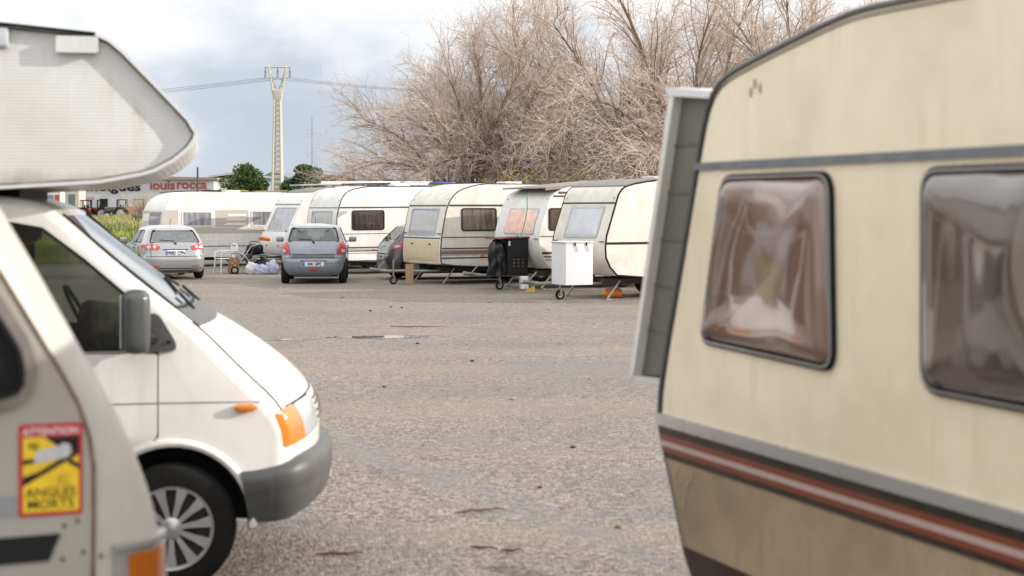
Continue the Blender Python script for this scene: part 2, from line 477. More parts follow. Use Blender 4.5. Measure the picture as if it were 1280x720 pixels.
m = bpy.data.materials.new('field soil and grass'); nt, b = nodes(m); v = coords(nt)
n = noise(nt, v, .35, 6, .6); n2_ = noise(nt, v, 3.5, 6, .65)
c = ramp(nt, n, [(.38, (.10, .135, .035)), (.5, (.16, .16, .06)), (.62, (.30, .235, .13))])
c = mixc(nt, ramp(nt, n2_, [(.4, 0), (.7, .7)]), c, (.075, .10, .03))
L(nt, c, b.inputs['Base Color']); b.inputs['Roughness'].default_value = .95; bump(nt, b, n2_, .6, .2)
M['field'] = m
xs = axisvals(-4000, -60, 60, 4000, 3.0); ys = axisvals(-4000, -20, 160, 6000, 3.0)
bm = nb(); g = [[bm.verts.new((x, y, terr(x, y))) for x in xs] for y in ys]
for j in range(len(ys) - 1):
    for i in range(len(xs) - 1): bm.faces.new((g[j][i], g[j][i + 1], g[j + 1][i + 1], g[j + 1][i]))
struct(obj('ground', bm, M['field']))

# worn chip-seal asphalt
m = bpy.data.materials.new('worn chip seal asphalt'); nt, b = nodes(m); v = coords(nt)
vo = nt.nodes.new('ShaderNodeTexVoronoi'); vo.inputs['Scale'].default_value = 68; L(nt, v, vo.inputs['Vector'])
vo2 = nt.nodes.new('ShaderNodeTexVoronoi'); vo2.inputs['Scale'].default_value = 22; L(nt, v, vo2.inputs['Vector'])
sc_ = nt.nodes.new('ShaderNodeSeparateColor'); L(nt, vo.outputs['Color'], sc_.inputs[0])
sc2 = nt.nodes.new('ShaderNodeSeparateColor'); L(nt, vo2.outputs['Color'], sc2.inputs[0])
chip = ramp(nt, sc_.outputs[0], [(0, (.055, .046, .039)), (.3, (.165, .139, .119)), (.62, (.285, .24, .203)), (.88, (.45, .385, .33)), (1, (.68, .62, .55))])
chip2 = ramp(nt, sc2.outputs[0], [(0, (.08, .067, .058)), (.5, (.25, .21, .178)), (1, (.45, .385, .325))])
c = mixc(nt, .42, chip, chip2)
big = noise(nt, coords(nt, (.35, 1.0, 1)), .55, 5, .6, .6)
c = mixc(nt, ramp(nt, big, [(.36, .0), (.6, .5)]), c, mixc(nt, .5, c, (.16, .145, .14)))
band = noise(nt, coords(nt, (.05, .55, 1)), .9, 4, .6, .3)
c = mixc(nt, ramp(nt, band, [(.50, 0), (.60, .45)]), c, (.29, .245, .195))
# damp, dark bluish stains
damp = noise(nt, coords(nt, (.55, 1.0, 1)), .42, 6, .62, 1.0)
gs = nt.nodes.new('ShaderNodeSeparateXYZ'); L(nt, v, gs.inputs[0])
dl = math_(nt, 'ADD', math_(nt, 'MULTIPLY', math_(nt, 'ADD', gs.outputs['X'], 1.75), .90), math_(nt, 'MULTIPLY', math_(nt, 'SUBTRACT', gs.outputs['Y'], 14.0), .434))
dl = math_(nt, 'ABSOLUTE', math_(nt, 'ADD', dl, math_(nt, 'MULTIPLY', math_(nt, 'SUBTRACT', noise(nt, v, 1.1, 3, .6), .5), 1.3)))
dl = math_(nt, 'MULTIPLY', dl, math_(nt, 'MULTIPLY_ADD', math_(nt, 'ABSOLUTE', math_(nt, 'SUBTRACT', gs.outputs['Y'], 11.5)), .25, .6))
dl = math_(nt, 'ADD', dl, math_(nt, 'MULTIPLY', noise(nt, v, 7, 4, .7), .30))
wet = ramp(nt, dl, [(.20, 1), (.33, 0)])
dm = math_(nt, 'MAXIMUM', wet, ramp(nt, damp, [(.52, 0), (.60, 1)]))
c = mixc(nt, math_(nt, 'MULTIPLY', dm, .48), c, mixc(nt, .75, c, (.095, .10, .112)))
tiny = noise(nt, v, 9, 5, .7)
c = mixc(nt, ramp(nt, tiny, [(.62, 0), (.75, .6)]), c, (.10, .085, .072))
L(nt, c, b.inputs['Base Color'])
L(nt, math_(nt, 'MULTIPLY_ADD', wet, -.22, math_(nt, 'MULTIPLY_ADD', dm, -.32, .88)), b.inputs['Roughness'])
hh = math_(nt, 'ADD', math_(nt, 'MULTIPLY', vo.outputs['Distance'], -.5), math_(nt, 'MULTIPLY', vo2.outputs['Distance'], -.5))
bump(nt, b, hh, 1.0, .03)
b.inputs['Specular IOR Level'].default_value = .3
M['asphalt'] = m
bm = nb()
lot = [(-13.2, -30), (60, -30), (60, 60), (2, 57.5), (-9, 58.5), (-15, 60.5), (-21, 58), (-24, 52), (-21, 44), (-14.0, 38), (-12.6, 30), (-12.8, 10)]
edge = []
for i in range(len(lot)):
    a, c_ = Vector(lot[i]), Vector(lot[(i + 1) % len(lot)]); k = max(1, int((c_ - a).length / .8))
    for j in range(k):
        p = a.lerp(c_, j / k); edge.append((p.x + random.uniform(-.12, .12), p.y + random.uniform(-.12, .12), 0))
faces(bm, edge, [list(range(len(edge)))])
bmesh.ops.triangulate(bm, faces=bm.faces[:])
o = obj('parking_lot', bm, M['asphalt']); struct(o)
bpy.context.view_layer.update()

# puddles
m = bpy.data.materials.new('puddle water'); nt, b = nodes(m)
b.inputs['Base Color'].default_value = (.035, .035, .035, 1); b.inputs['Roughness'].default_value = .03; b.inputs['IOR'].default_value = 1.33
b.inputs['Specular IOR Level'].default_value = .8
M['water'] = m
def puddle(cx, cy, a, bb, seed):
    rn = random.Random(seed); bm = nb(); k = 40; ph = [rn.uniform(0, 6) for _ in range(4)]
    pts = []
    for i in range(k):
        t = 2 * math.pi * i / k
        q = 1 + .22 * math.sin(2 * t + ph[0]) + .14 * math.sin(3 * t + ph[1]) + .1 * math.sin(5 * t + ph[2]) + .07 * math.sin(9 * t + ph[3])
        pts.append((cx + a * q * math.cos(t), cy + bb * q * math.sin(t), .004))
    faces(bm, pts, [list(range(k))]); struct(obj('puddle_water', bm, M['water']))
puddle(-1.95, 23.9, .62, .30, 1)
puddle(-3.4, 23.4, .55, .10, 2)
puddle(-4.3, 23.6, .3, .08, 5)

# ------------------------------------------------------------------ caravans
def xfront(prof, z, side=min):
    best = None; k = len(prof)
    for i in range(k):
        (x0, z0), (x1, z1) = prof[i], prof[(i + 1) % k]
        if (z0 - z) * (z1 - z) <= 0 and abs(z1 - z0) > 1e-9:
            x = x0 + (x1 - x0) * (z - z0) / (z1 - z0)
            best = x if best is None else side(best, x)
    return best if best is not None else 0

def fmap(prof, yscale=1):
    def f(y, z, h):
        x0 = xfront(prof, z); x1 = xfront(prof, z + .02); d = Vector((x1 - x0, .02)).normalized()
        return (x0 - d.y * h, y, z + d.x * h)
    return f

def win(parent, mp, outline, fr, pane, curt, name='window', fw=.03, bulge=.0, proud=.02, cbm=None, pane_t=.008):
    bm = nb(); inner = ring(bm, outline, fw, mp, proud, proud + .01)
    f = obj(name, bm, fr, parent)
    bm = nb(); panel(bm, offset(outline, -fw * .8), mp, proud * .72, pane_t, 3, bulge); obj('pane', bm, pane, f)
    if curt:
        bm = nb(); panel(bm, offset(outline, -fw * .7), mp, .004, .006); obj('curtain', bm, curt, f)
    return f

def caravan(c):
    """front faces local -x, near long side faces local -y"""
    Wd, Ln = c['W'], c['L']; H = c['H']; zb = c['zb']
    root = thing(c['name'], c['label'], 'caravan', c['loc'], c['rotz'], c.get('group', 'caravans parked side by side'), )
    if c.get('pitch'): root.rotation_euler = (0, R(c['pitch']), R(c['rotz']))
    prof = list(c['front']) + [(c['front'][-1][0] + .5, H), (Ln - 1.0, H), (Ln - .45, H - .14), (Ln - .15, H - .5), (Ln, 1.3), (Ln, .8), (Ln - .15, zb)]
    prof = [(c['front'][0][0] + .5, zb)] + prof if False else prof
    prof = chaikin(prof, c.get('smooth', 2))
    bm = nb(); shell(bm, prof, Wd, .035)
    # wheel arch is cut into the two long sides
    body = obj('body', bm, c['mat'], root)
    wx = c.get('wheel', Ln * .52)
    cuts = []
    for s in (-1, 1):
        cb = nb(); lathe(cb, [(.001, -.15), (.40, -.15), (.40, .15), (.001, .15)], 28, Matrix.Translation((wx, s * (Wd / 2 - .1), .34)))
        cuts.append((cb, M['dark_steel']))
    cut(body, cuts)
    side = lambda u, v, h: (u, -Wd / 2 - h, v)
    fside = lambda u, v, h: (u, Wd / 2 + h, v)
    # edge rails where roof and ends meet the long sides
    for s in (-1, 1):
        ins = offset(prof, -.012)
        pts = [(x, s * (Wd / 2 - .006), z) for x, z in ins]
        bm = nb(); tube(bm, pts, c.get('rail_r', .016), 6, closed=True)
        obj('edge_rail', bm, c.get('rail', M['navy']), root)
    if c.get('roofsheet'):
        bm = nb(); top = [(x, z) for x, z in prof if z > c['roofsheet']]
        top.sort()
        for s in range(len(top) - 1):
            (x0, z0), (x1, z1) = top[s], top[s + 1]
            if x1 - x0 < 1e-4: continue
            a = [(x0, -Wd / 2 - .01, z0 + .006), (x1, -Wd / 2 - .01, z1 + .006), (x1, Wd / 2 + .01, z1 + .006), (x0, Wd / 2 + .01, z0 + .006)]
            a += [(x, y, z + .018) for x, y, z in a]
            faces(bm, a, [(0, 1, 2, 3), (4, 5, 6, 7), (0, 1, 5, 4), (1, 2, 6, 5), (2, 3, 7, 6), (3, 0, 4, 7)])
        bmesh.ops.remove_doubles(bm, verts=bm.verts[:], dist=1e-4)
        obj('roof_sheet', bm, M['grey_roof'], root)
    # stripes and bands on the long side and (some) across the front
    for (z0, z1, mt, u0, u1) in c['stripes']:
        for s, mp in ((-1, side), (1, fside)):
            a0 = max(xfront(prof, z0), xfront(prof, z1)) + .03 if u0 is None else u0
            a1 = min(xfront(prof, z0, max), xfront(prof, z1, max)) - .03 if u1 is None else u1
            bm = nb(); panel(bm, [(a0, z0), (a1, z0), (a1, z1), (a0, z1)], mp, .005 if z1 - z0 > .05 else .009, .007)
            obj('stripe', bm, mt, root)
    mpf = fmap(prof)
    for (z0, z1, mt, y0, y1) in c.get('fstripes', []):
        bm = nb(); k = 8
        panel(bm, [(y0, z0), (y1, z0), (y1, z1), (y0, z1)], mpf, .006, .012); obj('front_band', bm, mt, root)
    for (poly, mt) in c.get('decals', []):
        bm = nb(); panel(bm, poly, side, .011, .008); obj('decal', bm, mt, root)
    for w in c.get('windows', []):
        win(root, side, rpoly(w['poly'], w.get('r', .07)), w.get('frame', M['rub_black']), w.get('pane', M['tint']), w.get('curtain', M['curt_dark']), 'window', w.get('fw', .03), w.get('bulge', .02))
    for w in c.get('fwindows', []):
        win(root, mpf, rpoly(w['poly'], w.get('r', .06)), w.get('frame', M['alu']), w.get('pane', M['tint_grey']), w.get('curtain', M['blind']), 'front_window', w.get('fw', .03), .015)
    # far side window
    win(root, fside, rrect(1.0, 2.1, 1.35, 1.95, .07), M['rub_black'], M['tint'], M['curt_dark'])
    if c.get('lid'):
        z0, z1 = c['lid']; bm = nb(); panel(bm, rrect(-Wd / 2 + .1, Wd / 2 - .1, z0, z1, .03), mpf, .014, .02, 2); lid = obj('locker_lid', bm, c.get('lidmat', c['mat']), root)
        for y in (-.5, .5):
            bm = nb(); panel(bm, rrect(y - .05, y + .05, z1 - .12, z1 - .09, .01), mpf, .03, .016); obj('latch', bm, M['blackplastic'], lid)
    # grab handles at the front corners, small marker lamps
    for y in (-Wd / 2 + .12, Wd / 2 - .12):
        z = c.get('hz', 1.2); bm = nb()
        a, b_ = mpf(y, z, .0), mpf(y, z + .02, .0)
        p = [mpf(y - .06, z, .0), mpf(y - .06, z, .045), mpf(y + .06, z, .045), mpf(y + .06, z, .0)]
        tube(bm, p, .012, 6); obj('grab_handle', bm, M['blackplastic'], root)
        bm = nb(); panel(bm, rrect(y - .03, y + .03, 2.13, 2.17, .008), mpf, .02, .022); obj('marker_light', bm, M['clear'], root)
    bm = nb(); panel(bm, rrect(1.15, 1.25, .70, .74, .01), side, .025, .022); obj('side_lamp', bm, M['orange'], root)
    # roof vent
    bm = nb(); box(bm, (Ln * .45, 0, H + .03), (.5, .5, .07), None, .02); obj('roof_vent', bm, M['white_old'], root)
    # running gear
    bm = nb()
    for y in (-.55, .55): box(bm, (Ln / 2, y, zb - .05), (Ln - .5, .05, .12))
    box(bm, (wx, 0, .33), (.09, Wd - .35, .09))
    for x in (.7, Ln - 1.0): box(bm, (x, 0, zb - .04), (.06, 1.2, .07))
    obj('chassis', bm, M['dark_steel'], root)
    D = c.get('draw', 1.15); zd = .33
    bm = nb()
    for y in (-.5, .5):
        tube(bm, [(.5, y, zd), (-D * .1, y * .62, zd), (-D, 0, zd + .01)], .035, 6)
    box(bm, (-D * .55, 0, zd), (.05, .42, .05)); tube(bm, [(-D * .85, 0, zd + .01), (-D - .18, 0, zd + .05), (-D - .28, 0, zd + .06)], [.04, .045, .05], 8)
    tube(bm, [(-D - .05, 0, zd + .08), (-D + .12, 0, zd + .25)], .014, 6)
    d = obj('drawbar', bm, M['steel'], root)
    jy, jx = c.get('jockey', (-.12, -D * .72))
    bm = nb(); tube(bm, [(jx, jy, .16), (jx, jy, .62)], .024, 8); tube(bm, [(jx, jy, .62), (jx + .1, jy, .66), (jx + .1, jy, .72)], .01, 6)
    for s in (-1, 1): box(bm, (jx, jy + s * .045, .15), (.05, .008, .14))
    obj('jockey_post', bm, M['steel'], d)
    jw = wheel(root, (jx, jy, .105), .105, .06, -1, 'cap', 'jockey_wheel')
    for x in (.55, Ln - .9):
        for y in (-.8, .8):
            bm = nb(); sx = 1 if x > 1 else -1
            tube(bm, [(x + .45 * -sx * -1 * .0, y, zb - .02), (x - .32 * sx * -1, y, .03)], .022, 6)
            box(bm, (x - .32 * sx * -1, y, .012), (.14, .12, .02)); obj('corner_steady', bm, M['steel'], root)
    for s in (-1, 1): wheel(root, (wx, s * (Wd / 2 - .17), .31), .31, .17, s)
    # near-side rear lamp
    for s in (-1, 1):
        bm = nb(); box(bm, (Ln - .02, s * (Wd / 2 - .25), .75), (.06, .22, .1), None, .02); obj('tail_light', bm, M['red'], root)
    return root

def quad(u0, u1, z0, z1): return [(u0, z0), (u1, z0), (u1, z1), (u0, z1)]
AX = 30
def corner(px, Y, Wd):
    """root (front centre) from where the near front corner stands"""
    X = (px - 640) / 2000 * Y; a = R(AX)
    return (X - math.sin(a) * Wd / 2, Y + math.cos(a) * Wd / 2, 0)

# A: long old white one with beige bands, far left
caravan(dict(name='caravan', label='long old white caravan with two beige bands, behind the silver hatchback', loc=corner(201, 52, 2.2), rotz=AX, W=2.2, L=6.2, H=2.46, zb=.30, mat=M['white'],
    front=[(.1, .30), (0, .55), (0, 1.1), (.06, 1.6), (.13, 1.95), (.33, 2.25), (.85, 2.46)], rail=M['white_old'], rail_r=.012,
    stripes=[(1.30, 1.86, M['beige'], .05, .58), (1.30, 1.86, M['beige'], 1.85, 3.0), (1.09, 1.28, M['beige'], .05, 5.9), (.655, .685, M['greystripe'], None, None)],
    fstripes=[(1.32, 1.84, M['beige'], -1.02, 1.02)],
    decals=[([(2.12 + .22 * (1 - t), 1.36 + .15 * i), (2.9, 1.36 + .15 * i), (2.94, 1.44 + .15 * i), (2.26 + .0 * t, 1.44 + .15 * i)], M['white']) for i, t in ((0, 1), (1, .6), (2, .2))],
    windows=[dict(poly=quad(.70, 1.74, 1.31, 1.83), frame=M['white_old'], pane=M['tint_grey'], curtain=M['curt_net'], fw=.05), dict(poly=quad(3.1, 4.3, 1.31, 1.85), frame=M['white_old'], pane=M['tint_grey'], curtain=M['curt_net'], fw=.05)],
    fwindows=[dict(poly=quad(-.95, .35, 1.34, 1.82), pane=M['tint_grey'], curtain=M['curt_brown'], frame=M['white_old'])], lid=(.5, .95), draw=1.0))
# C: raked front, behind the grey-blue hatchback
caravan(dict(name='caravan', label='cream caravan with strongly raked front window, between the banded one and the next', loc=corner(356, 49.5, 2.15), rotz=AX, W=2.15, L=5.6, H=2.56, zb=.36, mat=M['white'],
    front=[(.3, .36), (.04, .6), (0, .95), (.26, 1.48), (.5, 2.0), (.72, 2.33), (1.3, 2.56)], rail=M['white_old'],
    stripes=[(1.15, 1.17, M['greystripe'], None, None)], fstripes=[(2.02, 2.06, M['greystripe'], -1.03, 1.03)],
    windows=[dict(poly=quad(1.5, 2.4, 1.35, 1.9))],
    fwindows=[dict(poly=[(-.9, 1.2), (.75, 1.2), (.75, 1.95), (-.9, 1.95)], pane=M['tint_grey'], curtain=M['curt_net'])], roofsheet=2.36, lid=(.5, .85)))
# D
caravan(dict(name='caravan', label='white caravan with navy trim and a dark rounded window, right of the blue-grey hatchback', loc=corner(421, 46, 2.15), rotz=AX, W=2.15, L=5.6, H=2.56, zb=.34, mat=M['white'],
    front=[(.06, .34), (0, .6), (0, 1.2), (.0, 1.7), (.08, 1.98), (.18, 2.26), (.40, 2.46), (.95, 2.56)],
    stripes=[(1.92, 1.96, M['navy'], None, None), (1.17, 1.185, M['navy'], None, None), (.76, .80, M['navy'], None, None), (.725, .735, M['redline'], None, None), (.67, .70, M['navy'], None, None), (.61, .62, M['greystripe'], None, None), (.39, .41, M['navy'], None, None)],
    fstripes=[(1.92, 1.95, M['greystripe'], -1.03, 1.03)],
    windows=[dict(poly=quad(.48, 1.52, 1.28, 1.86), r=.09)],
    fwindows=[dict(poly=quad(-.75, .75, 1.25, 1.85))], pitch=-.4, lid=(.45, 1.0)))
# E
caravan(dict(name='caravan', label='cream caravan with net-curtained rounded window and blue, red and grey stripes', loc=corner(550, 40, 2.15), rotz=AX, W=2.15, L=5.8, H=2.56, zb=.42, mat=M['cream'],
    front=[(.06, .42), (0, .7), (.03, 1.2), (.12, 1.65), (.2, 1.99), (.36, 2.25), (.62, 2.43), (1.2, 2.56)],
    stripes=[(1.97, 2.02, M['navy'], None, None), (1.185, 1.205, M['navy'], None, None), (.90, .93, M['navy'], None, None), (.855, .868, M['redline'], None, None), (.77, .845, M['greystripe'], None, None), (.745, .757, M['redline'], None, None), (.66, .69, M['navy'], None, None)],
    fstripes=[(1.97, 2.01, M['navy'], -1.03, 1.03), (1.15, 1.18, M['navy'], -1.03, 1.03), (.78, .795, M['redline'], -1.0, .95)],
    windows=[dict(poly=quad(.60, 1.62, 1.35, 1.93), r=.09, curtain=M['curt_net'])],
    fwindows=[dict(poly=quad(-.72, .78, 1.24, 1.93), curtain=M['blind'])], pitch=.0, lid=(.52, 1.12), lidmat=M['cream_warm'], hz=1.28))
# F
caravan(dict(name='caravan', label='white caravan with maroon stripes and faded orange cloth in the front window', loc=corner(673, 37.5, 2.1), rotz=AX, W=2.1, L=4.8, H=2.50, zb=.43, mat=M['white'],
    front=[(.42, .43), (.10, .73), (0, 1.05), (.04, 1.46), (.24, 2.0), (.36, 2.25), (.75, 2.42), (1.4, 2.50)], rail=M['white_old'],
    stripes=[(2.27, 2.32, M['maroon'], None, None), (2.19, 2.23, M['maroon'], None, None), (1.25, 1.275, M['greystripe'], None, None), (.84, .90, M['maroon'], None, None), (.77, .80, M['maroon'], None, None), (.70, .72, M['greystripe'], None, None)],
    windows=[dict(poly=quad(.28, 1.2, 1.40, 1.93), curtain=M['curt_brown'], r=.08)],
    fwindows=[dict(poly=quad(-.78, .62, 1.3, 1.92), curtain=M['orange_card'], pane=flat('pink orange film', (.72, .46, .39), .35, var=.2, scale=4))], jockey=(-.3, -.62), hz=1.2, smooth=1))
# G
caravan(dict(name='caravan', label='cream caravan with grey roof sheet and wedge front, carrying the white locker', loc=corner(756, 33.3, 2.1), rotz=AX, W=2.1, L=4.6, H=2.56, zb=.42, mat=M['cream'],
    front=[(.40, .42), (.03, .78), (0, 1.24), (.14, 1.65), (.27, 2.03), (.36, 2.28), (.55, 2.42), (1.25, 2.53)], rail=M['rub_black'], rail_r=.02,
    stripes=[(1.165, 1.215, M['rub_black'], None, None)], fstripes=[(2.02, 2.05, M['rub_black'], -1.02, 1.02)],
    windows=[], fwindows=[dict(poly=quad(-.70, .62, 1.30, 1.98), fw=.06, frame=M['alu'])], roofsheet=2.36, jockey=(-.28, -.62), hz=1.22, smooth=1))

# ------------------------------------------------------------------ near cream caravan on the right (H)
m = bpy.data.materials.new('brown smoked acrylic'); nt, b = nodes(m); v = coords(nt, (1, 1, .55))
n = noise(nt, v, .95, 1, .3, 1.4); n4 = noise(nt, v, 2.2, 1, .4, 1.0)
L(nt, ramp(nt, noise(nt, v, .9, 2, .4, .6), [(.3, (.10, .052, .038)), (.55, (.19, .108, .082)), (.8, (.075, .040, .031))]), b.inputs['Base Color'])
b.inputs['Roughness'].default_value = .07; b.inputs['Coat Weight'].default_value = .5; b.inputs['Coat Roughness'].default_value = .03
b.inputs['Specular IOR Level'].default_value = .5
bump(nt, b, math_(nt, 'ADD', n, math_(nt, 'MULTIPLY', n4, .07)), 1.0, .20)
b.inputs['IOR'].default_value = 1.9
M['acryl_brown'] = m
WH = 2.2
a = math.atan2(-.936, .352)
nx = (-.936, -.352)   # near-side normal
near0 = (.687, 6.67)
rootH = thing('caravan', 'large cream caravan close by on the right, with brown windows and rust-red stripes', 'caravan', (near0[0] - nx[0] * WH / 2, near0[1] - nx[1] * WH / 2, 0), math.degrees(a))
profH = [(.42, .33), (.12, .40), (.03, .60), (-.06, .787), (-.125, .913), (-.20, 1.04), (-.10, 1.35), (.04, 1.72), (.17, 2.09), (.24, 2.28), (.30, 2.39), (.37, 2.44), (.50, 2.468), (.82, 2.525), (1.32, 2.602), (1.42, 2.603), (1.9, 2.60), (4.6, 2.59), (5.1, 2.43), (5.3, 2.0), (5.4, 1.04), (5.1, .33)]
profS = []
for i in range(len(profH)):
    p, q = Vector(profH[i]), Vector(profH[(i + 1) % len(profH)])
    k = 1 + int((q - p).length / .12)
    for j in range(k): profS.append(tuple(p.lerp(q, j / k)))
for _ in range(2): profS = [tuple((Vector(profS[i - 1]) + Vector(profS[i]) * 2 + Vector(profS[(i + 1) % len(profS)])) / 4) for i in range(len(profS))]
bm = nb(); shell(bm, profS, WH, .03); bodyH = obj('body', bm, M['cream_big'], rootH)
cb = nb(); lathe(cb, [(.001, -.15), (.40, -.15), (.40, .15), (.001, .15)], 32, Matrix.Translation((2.9, -(WH / 2 - .1), .34))); cut(bodyH, [(cb, M['dark_steel'])])
sideH = lambda u, v, h: (u, -WH / 2 - h, v)
def sband(z0, z1, mt, off, nm='stripe', side=sideH, prof=profS, par=rootH, inset=.012):
    lo = [(xfront(prof, z0 + (z1 - z0) * i / 6) + inset, z0 + (z1 - z0) * i / 6) for i in range(7)]
    hi = [(xfront(prof, z0 + (z1 - z0) * i / 6, max) - inset, z0 + (z1 - z0) * i / 6) for i in range(7)]
    bm = nb(); panel(bm, hi + lo[::-1], side, off, off + .004); return obj(nm, bm, mt, par, 30)
sband(.36, .895, M['brown_low'], .004, 'lower_panel')
sband(.40, .535, M['brown_dark'], .008)
sband(.878, .902, M['brown_dark'], .008)
sband(.902, .925, M['rust'], .010)
sband(.925, .947, M['pinkline'], .012)
sband(.947, .972, M['rust'], .010)
sband(.972, 1.012, M['brown_dark'], .008)
sband(1.010, 1.058, M['alu'], .022, 'trim_rail')
sband(2.082, 2.112, M['greystripe'], .014, 'trim_rail')
for s in (-1, 1):
    ins = offset(profS, -.004); bm = nb(); tube(bm, [(x, s * (WH / 2 - .004), z) for x, z in ins], .013, 8, closed=True)
    obj('edge_rail', bm, M['bumper'], rootH)
    ins = offset(profS, -.03); bm = nb(); tube(bm, [(x, s * (WH / 2 + .001), z) for x, z in ins], .0035, 6, closed=True)
    obj('edge_seal', bm, M['rub_black'], rootH)
# patch rivets / marks near the roof
for (u0, u1, z0, z1, mt) in ((.70, .86, 2.42, 2.46, 'cream'),):
    pass
M['acryl_grey'] = M['acryl_brown'].copy(); M['acryl_grey'].name = 'grey smoked acrylic'
for n_ in M['acryl_grey'].node_tree.nodes:
    if n_.type == 'VALTORGB':
        for e_, c_ in zip(n_.color_ramp.elements, ((.065, .05, .044), (.12, .095, .085), (.045, .035, .031))): e_.color = (*c_, 1)
for pts_ in ([(.155, .865), (.148, .82), (.105, .79), (.09, .75), (.075, .70)], [(.02, .86), (.0, .82), (-.015, .80)]):
    bm = nb(); tube(bm, [sideH(u, z, .008) for u, z in pts_], .0022, 5); obj('scratch', bm, M['cream_warm'], rootH)
for u_, z_ in ((.66, 2.40), (.70, 2.38), (.63, 2.37)):
    bm = nb(); panel(bm, [(u_ + .012 * math.cos(t), z_ + .02 * math.sin(t)) for t in [i * .7 for i in range(9)]], sideH, .002, .002); obj('rust_spot', bm, flat('rust stain', (.36, .27, .17), .8), rootH)
def bigwin(poly, r, bulge, fw, mt='acryl_brown'):
    out = rpoly(poly, r, 8); bm = nb(); ring(bm, out, fw, sideH, .016, .02); f = obj('window', bm, M['rub_black'], rootH)
    o2 = offset(out, -fw * .35); bm = nb(); ring(bm, o2, .006, sideH, .022, .01); obj('seal_strip', bm, M['alu'], f)
    o3 = offset(out, -fw * .8); bm = nb()
    k = len(o3); cx = sum(p[0] for p in o3) / k; cz = sum(p[1] for p in o3) / k
    prev = [bm.verts.new(sideH(u, v_, .010)) for u, v_ in o3]
    for s_, h in ((.985, .024), (.96, .034), (.93, .040), (.85, .046 + bulge * .2), (.7, .046 + bulge * .5), (.5, .046 + bulge * .8), (.25, .046 + bulge)):
        cur = [bm.verts.new(sideH(cx + (u - cx) * s_, cz + (v_ - cz) * s_, h)) for u, v_ in o3]
        for i in range(k): bm.faces.new((prev[i], prev[(i + 1) % k], cur[(i + 1) % k], cur[i]))
        prev = cur
    bm.faces.new(prev); obj('pane', bm, M[mt], f, 50)
    for uu in (poly[0][0] + .12, poly[1][0] - .12):
        bm = nb(); box(bm, (uu, -WH / 2 - .03, poly[0][1] + .05), (.03, .02, .05), None, .006); obj('catch', bm, M['blackplastic'], f)
bigwin([(.225, 1.385), (1.235, 1.36), (1.215, 2.06), (.415, 2.06)], .09, .012, .030)
bigwin([(1.735, 1.35), (2.75, 1.34), (2.75, 2.06), (1.735, 2.06)], .10, .02, .03, 'acryl_grey')
bigwin([(3.2, 1.35), (4.3, 1.34), (4.3, 2.06), (3.2, 2.06)], .10, .02, .03)
# hinged front window guard: wide shallow tray standing off the front
o_poly = [(-.50, 1.17), (-.465, 1.165), (-.045, 2.425), (-.09, 2.43)]
bm = nb(); prism(bm, o_poly, -WH / 2 + .012, WH / 2 - .012); gd = obj('window_guard', bm, M['white_old'], rootH)
bm = nb(); prism(bm, [(-.464, 1.19), (-.16, 1.21), (.26, 2.385), (-.055, 2.40)], -WH / 2 + .055, WH / 2 - .055); obj('guard_core', bm, paint('olive grey panel', (.125, .118, .10), .6, amt=.4), gd)
bm = nb(); prism(bm, [(-.11, 2.405), (.27, 2.37), (.285, 2.40), (-.10, 2.44)], -WH / 2 + .008, WH / 2 - .008); obj('guard_top', bm, M['whitebox'], gd)
bm = nb(); prism(bm, [(-.49, 1.155), (-.19, 1.175), (-.185, 1.20), (-.48, 1.185)], -WH / 2 + .012, WH / 2 - .012); obj('guard_sill', bm, M['alu'], gd)
for k in range(1, 6):
    t = k / 6; bx, bz = -.464 + .405 * t, 1.19 + 1.2 * t
    bm = nb(); prism(bm, [(bx, bz), (bx + .305, bz + .0), (bx + .308, bz + .010), (bx + .003, bz + .010)], -WH / 2 + .050, -WH / 2 + .056); obj('guard_rib', bm, M['bumper'], gd)
wheel(rootH, (2.9, -(WH / 2 - .16), .32), .32, .18, -1); wheel(rootH, (2.9, WH / 2 - .16, .32), .32, .18, 1)
bm = nb()
for y in (-.5, .5): box(bm, (2.7, y, .28), (4.6, .05, .12)); tube(bm, [(.5, y, .38), (-.2, y * .6, .38), (-1.3, 0, .40)], .04, 6)
box(bm, (2.9, 0, .32), (.09, 1.8, .09)); tube(bm, [(-1.2, 0, .40), (-1.55, 0, .46)], .05, 8)
tube(bm, [(-1.1, 0, .0), (-1.1, 0, .55)], .025, 8)
obj('chassis', bm, M['dark_steel'], rootH)

M['alcove2'] = paint('off white plastic cover', (.60, .59, .57), .45, grime=(.40, .36, .30), amt=.5)
M['trimdirt'] = flat('grimy sealant', (.16, .145, .12), .8, var=.6, scale=9)
# ------------------------------------------------------------------ van-based motorhome with alcove (left, middle distance)
rootT = thing('motorhome', 'white van-based motorhome with an overcab alcove and grey bumper, nose pointing right', 'motorhome', (-1.885, 8.9325, 0), 11)
WT = 1.9
cp = [(-1.6, 1.995), (-1.0, 2.0), (-.74, 1.985), (-.59, 1.945), (-.50, 1.885), (-.30, 1.725), (-.1, 1.57), (.08, 1.43), (.16, 1.375), (.30, 1.30), (.46, 1.20), (.60, 1.095), (.71, .99), (.765, .92), (.79, .85), (.80, .72), (.79, .55), (.74, .40), (.62, .33), (-1.6, .33)]
cpr = []
for i in range(len(cp)):
    p, q = Vector(cp[i]), Vector(cp[(i + 1) % len(cp)]); k = 1 + int((q - p).length / .09)
    for j in range(k): cpr.append(tuple(p.lerp(q, j / k)))
cpr = [tuple((Vector(cpr[i - 1]) + Vector(cpr[i]) * 2 + Vector(cpr[(i + 1) % len(cpr)])) / 4) for i in range(len(cpr))]
def bT(x):
    return .09 * sm(-.8, 0, x) + .14 * sm(0, .65, x)
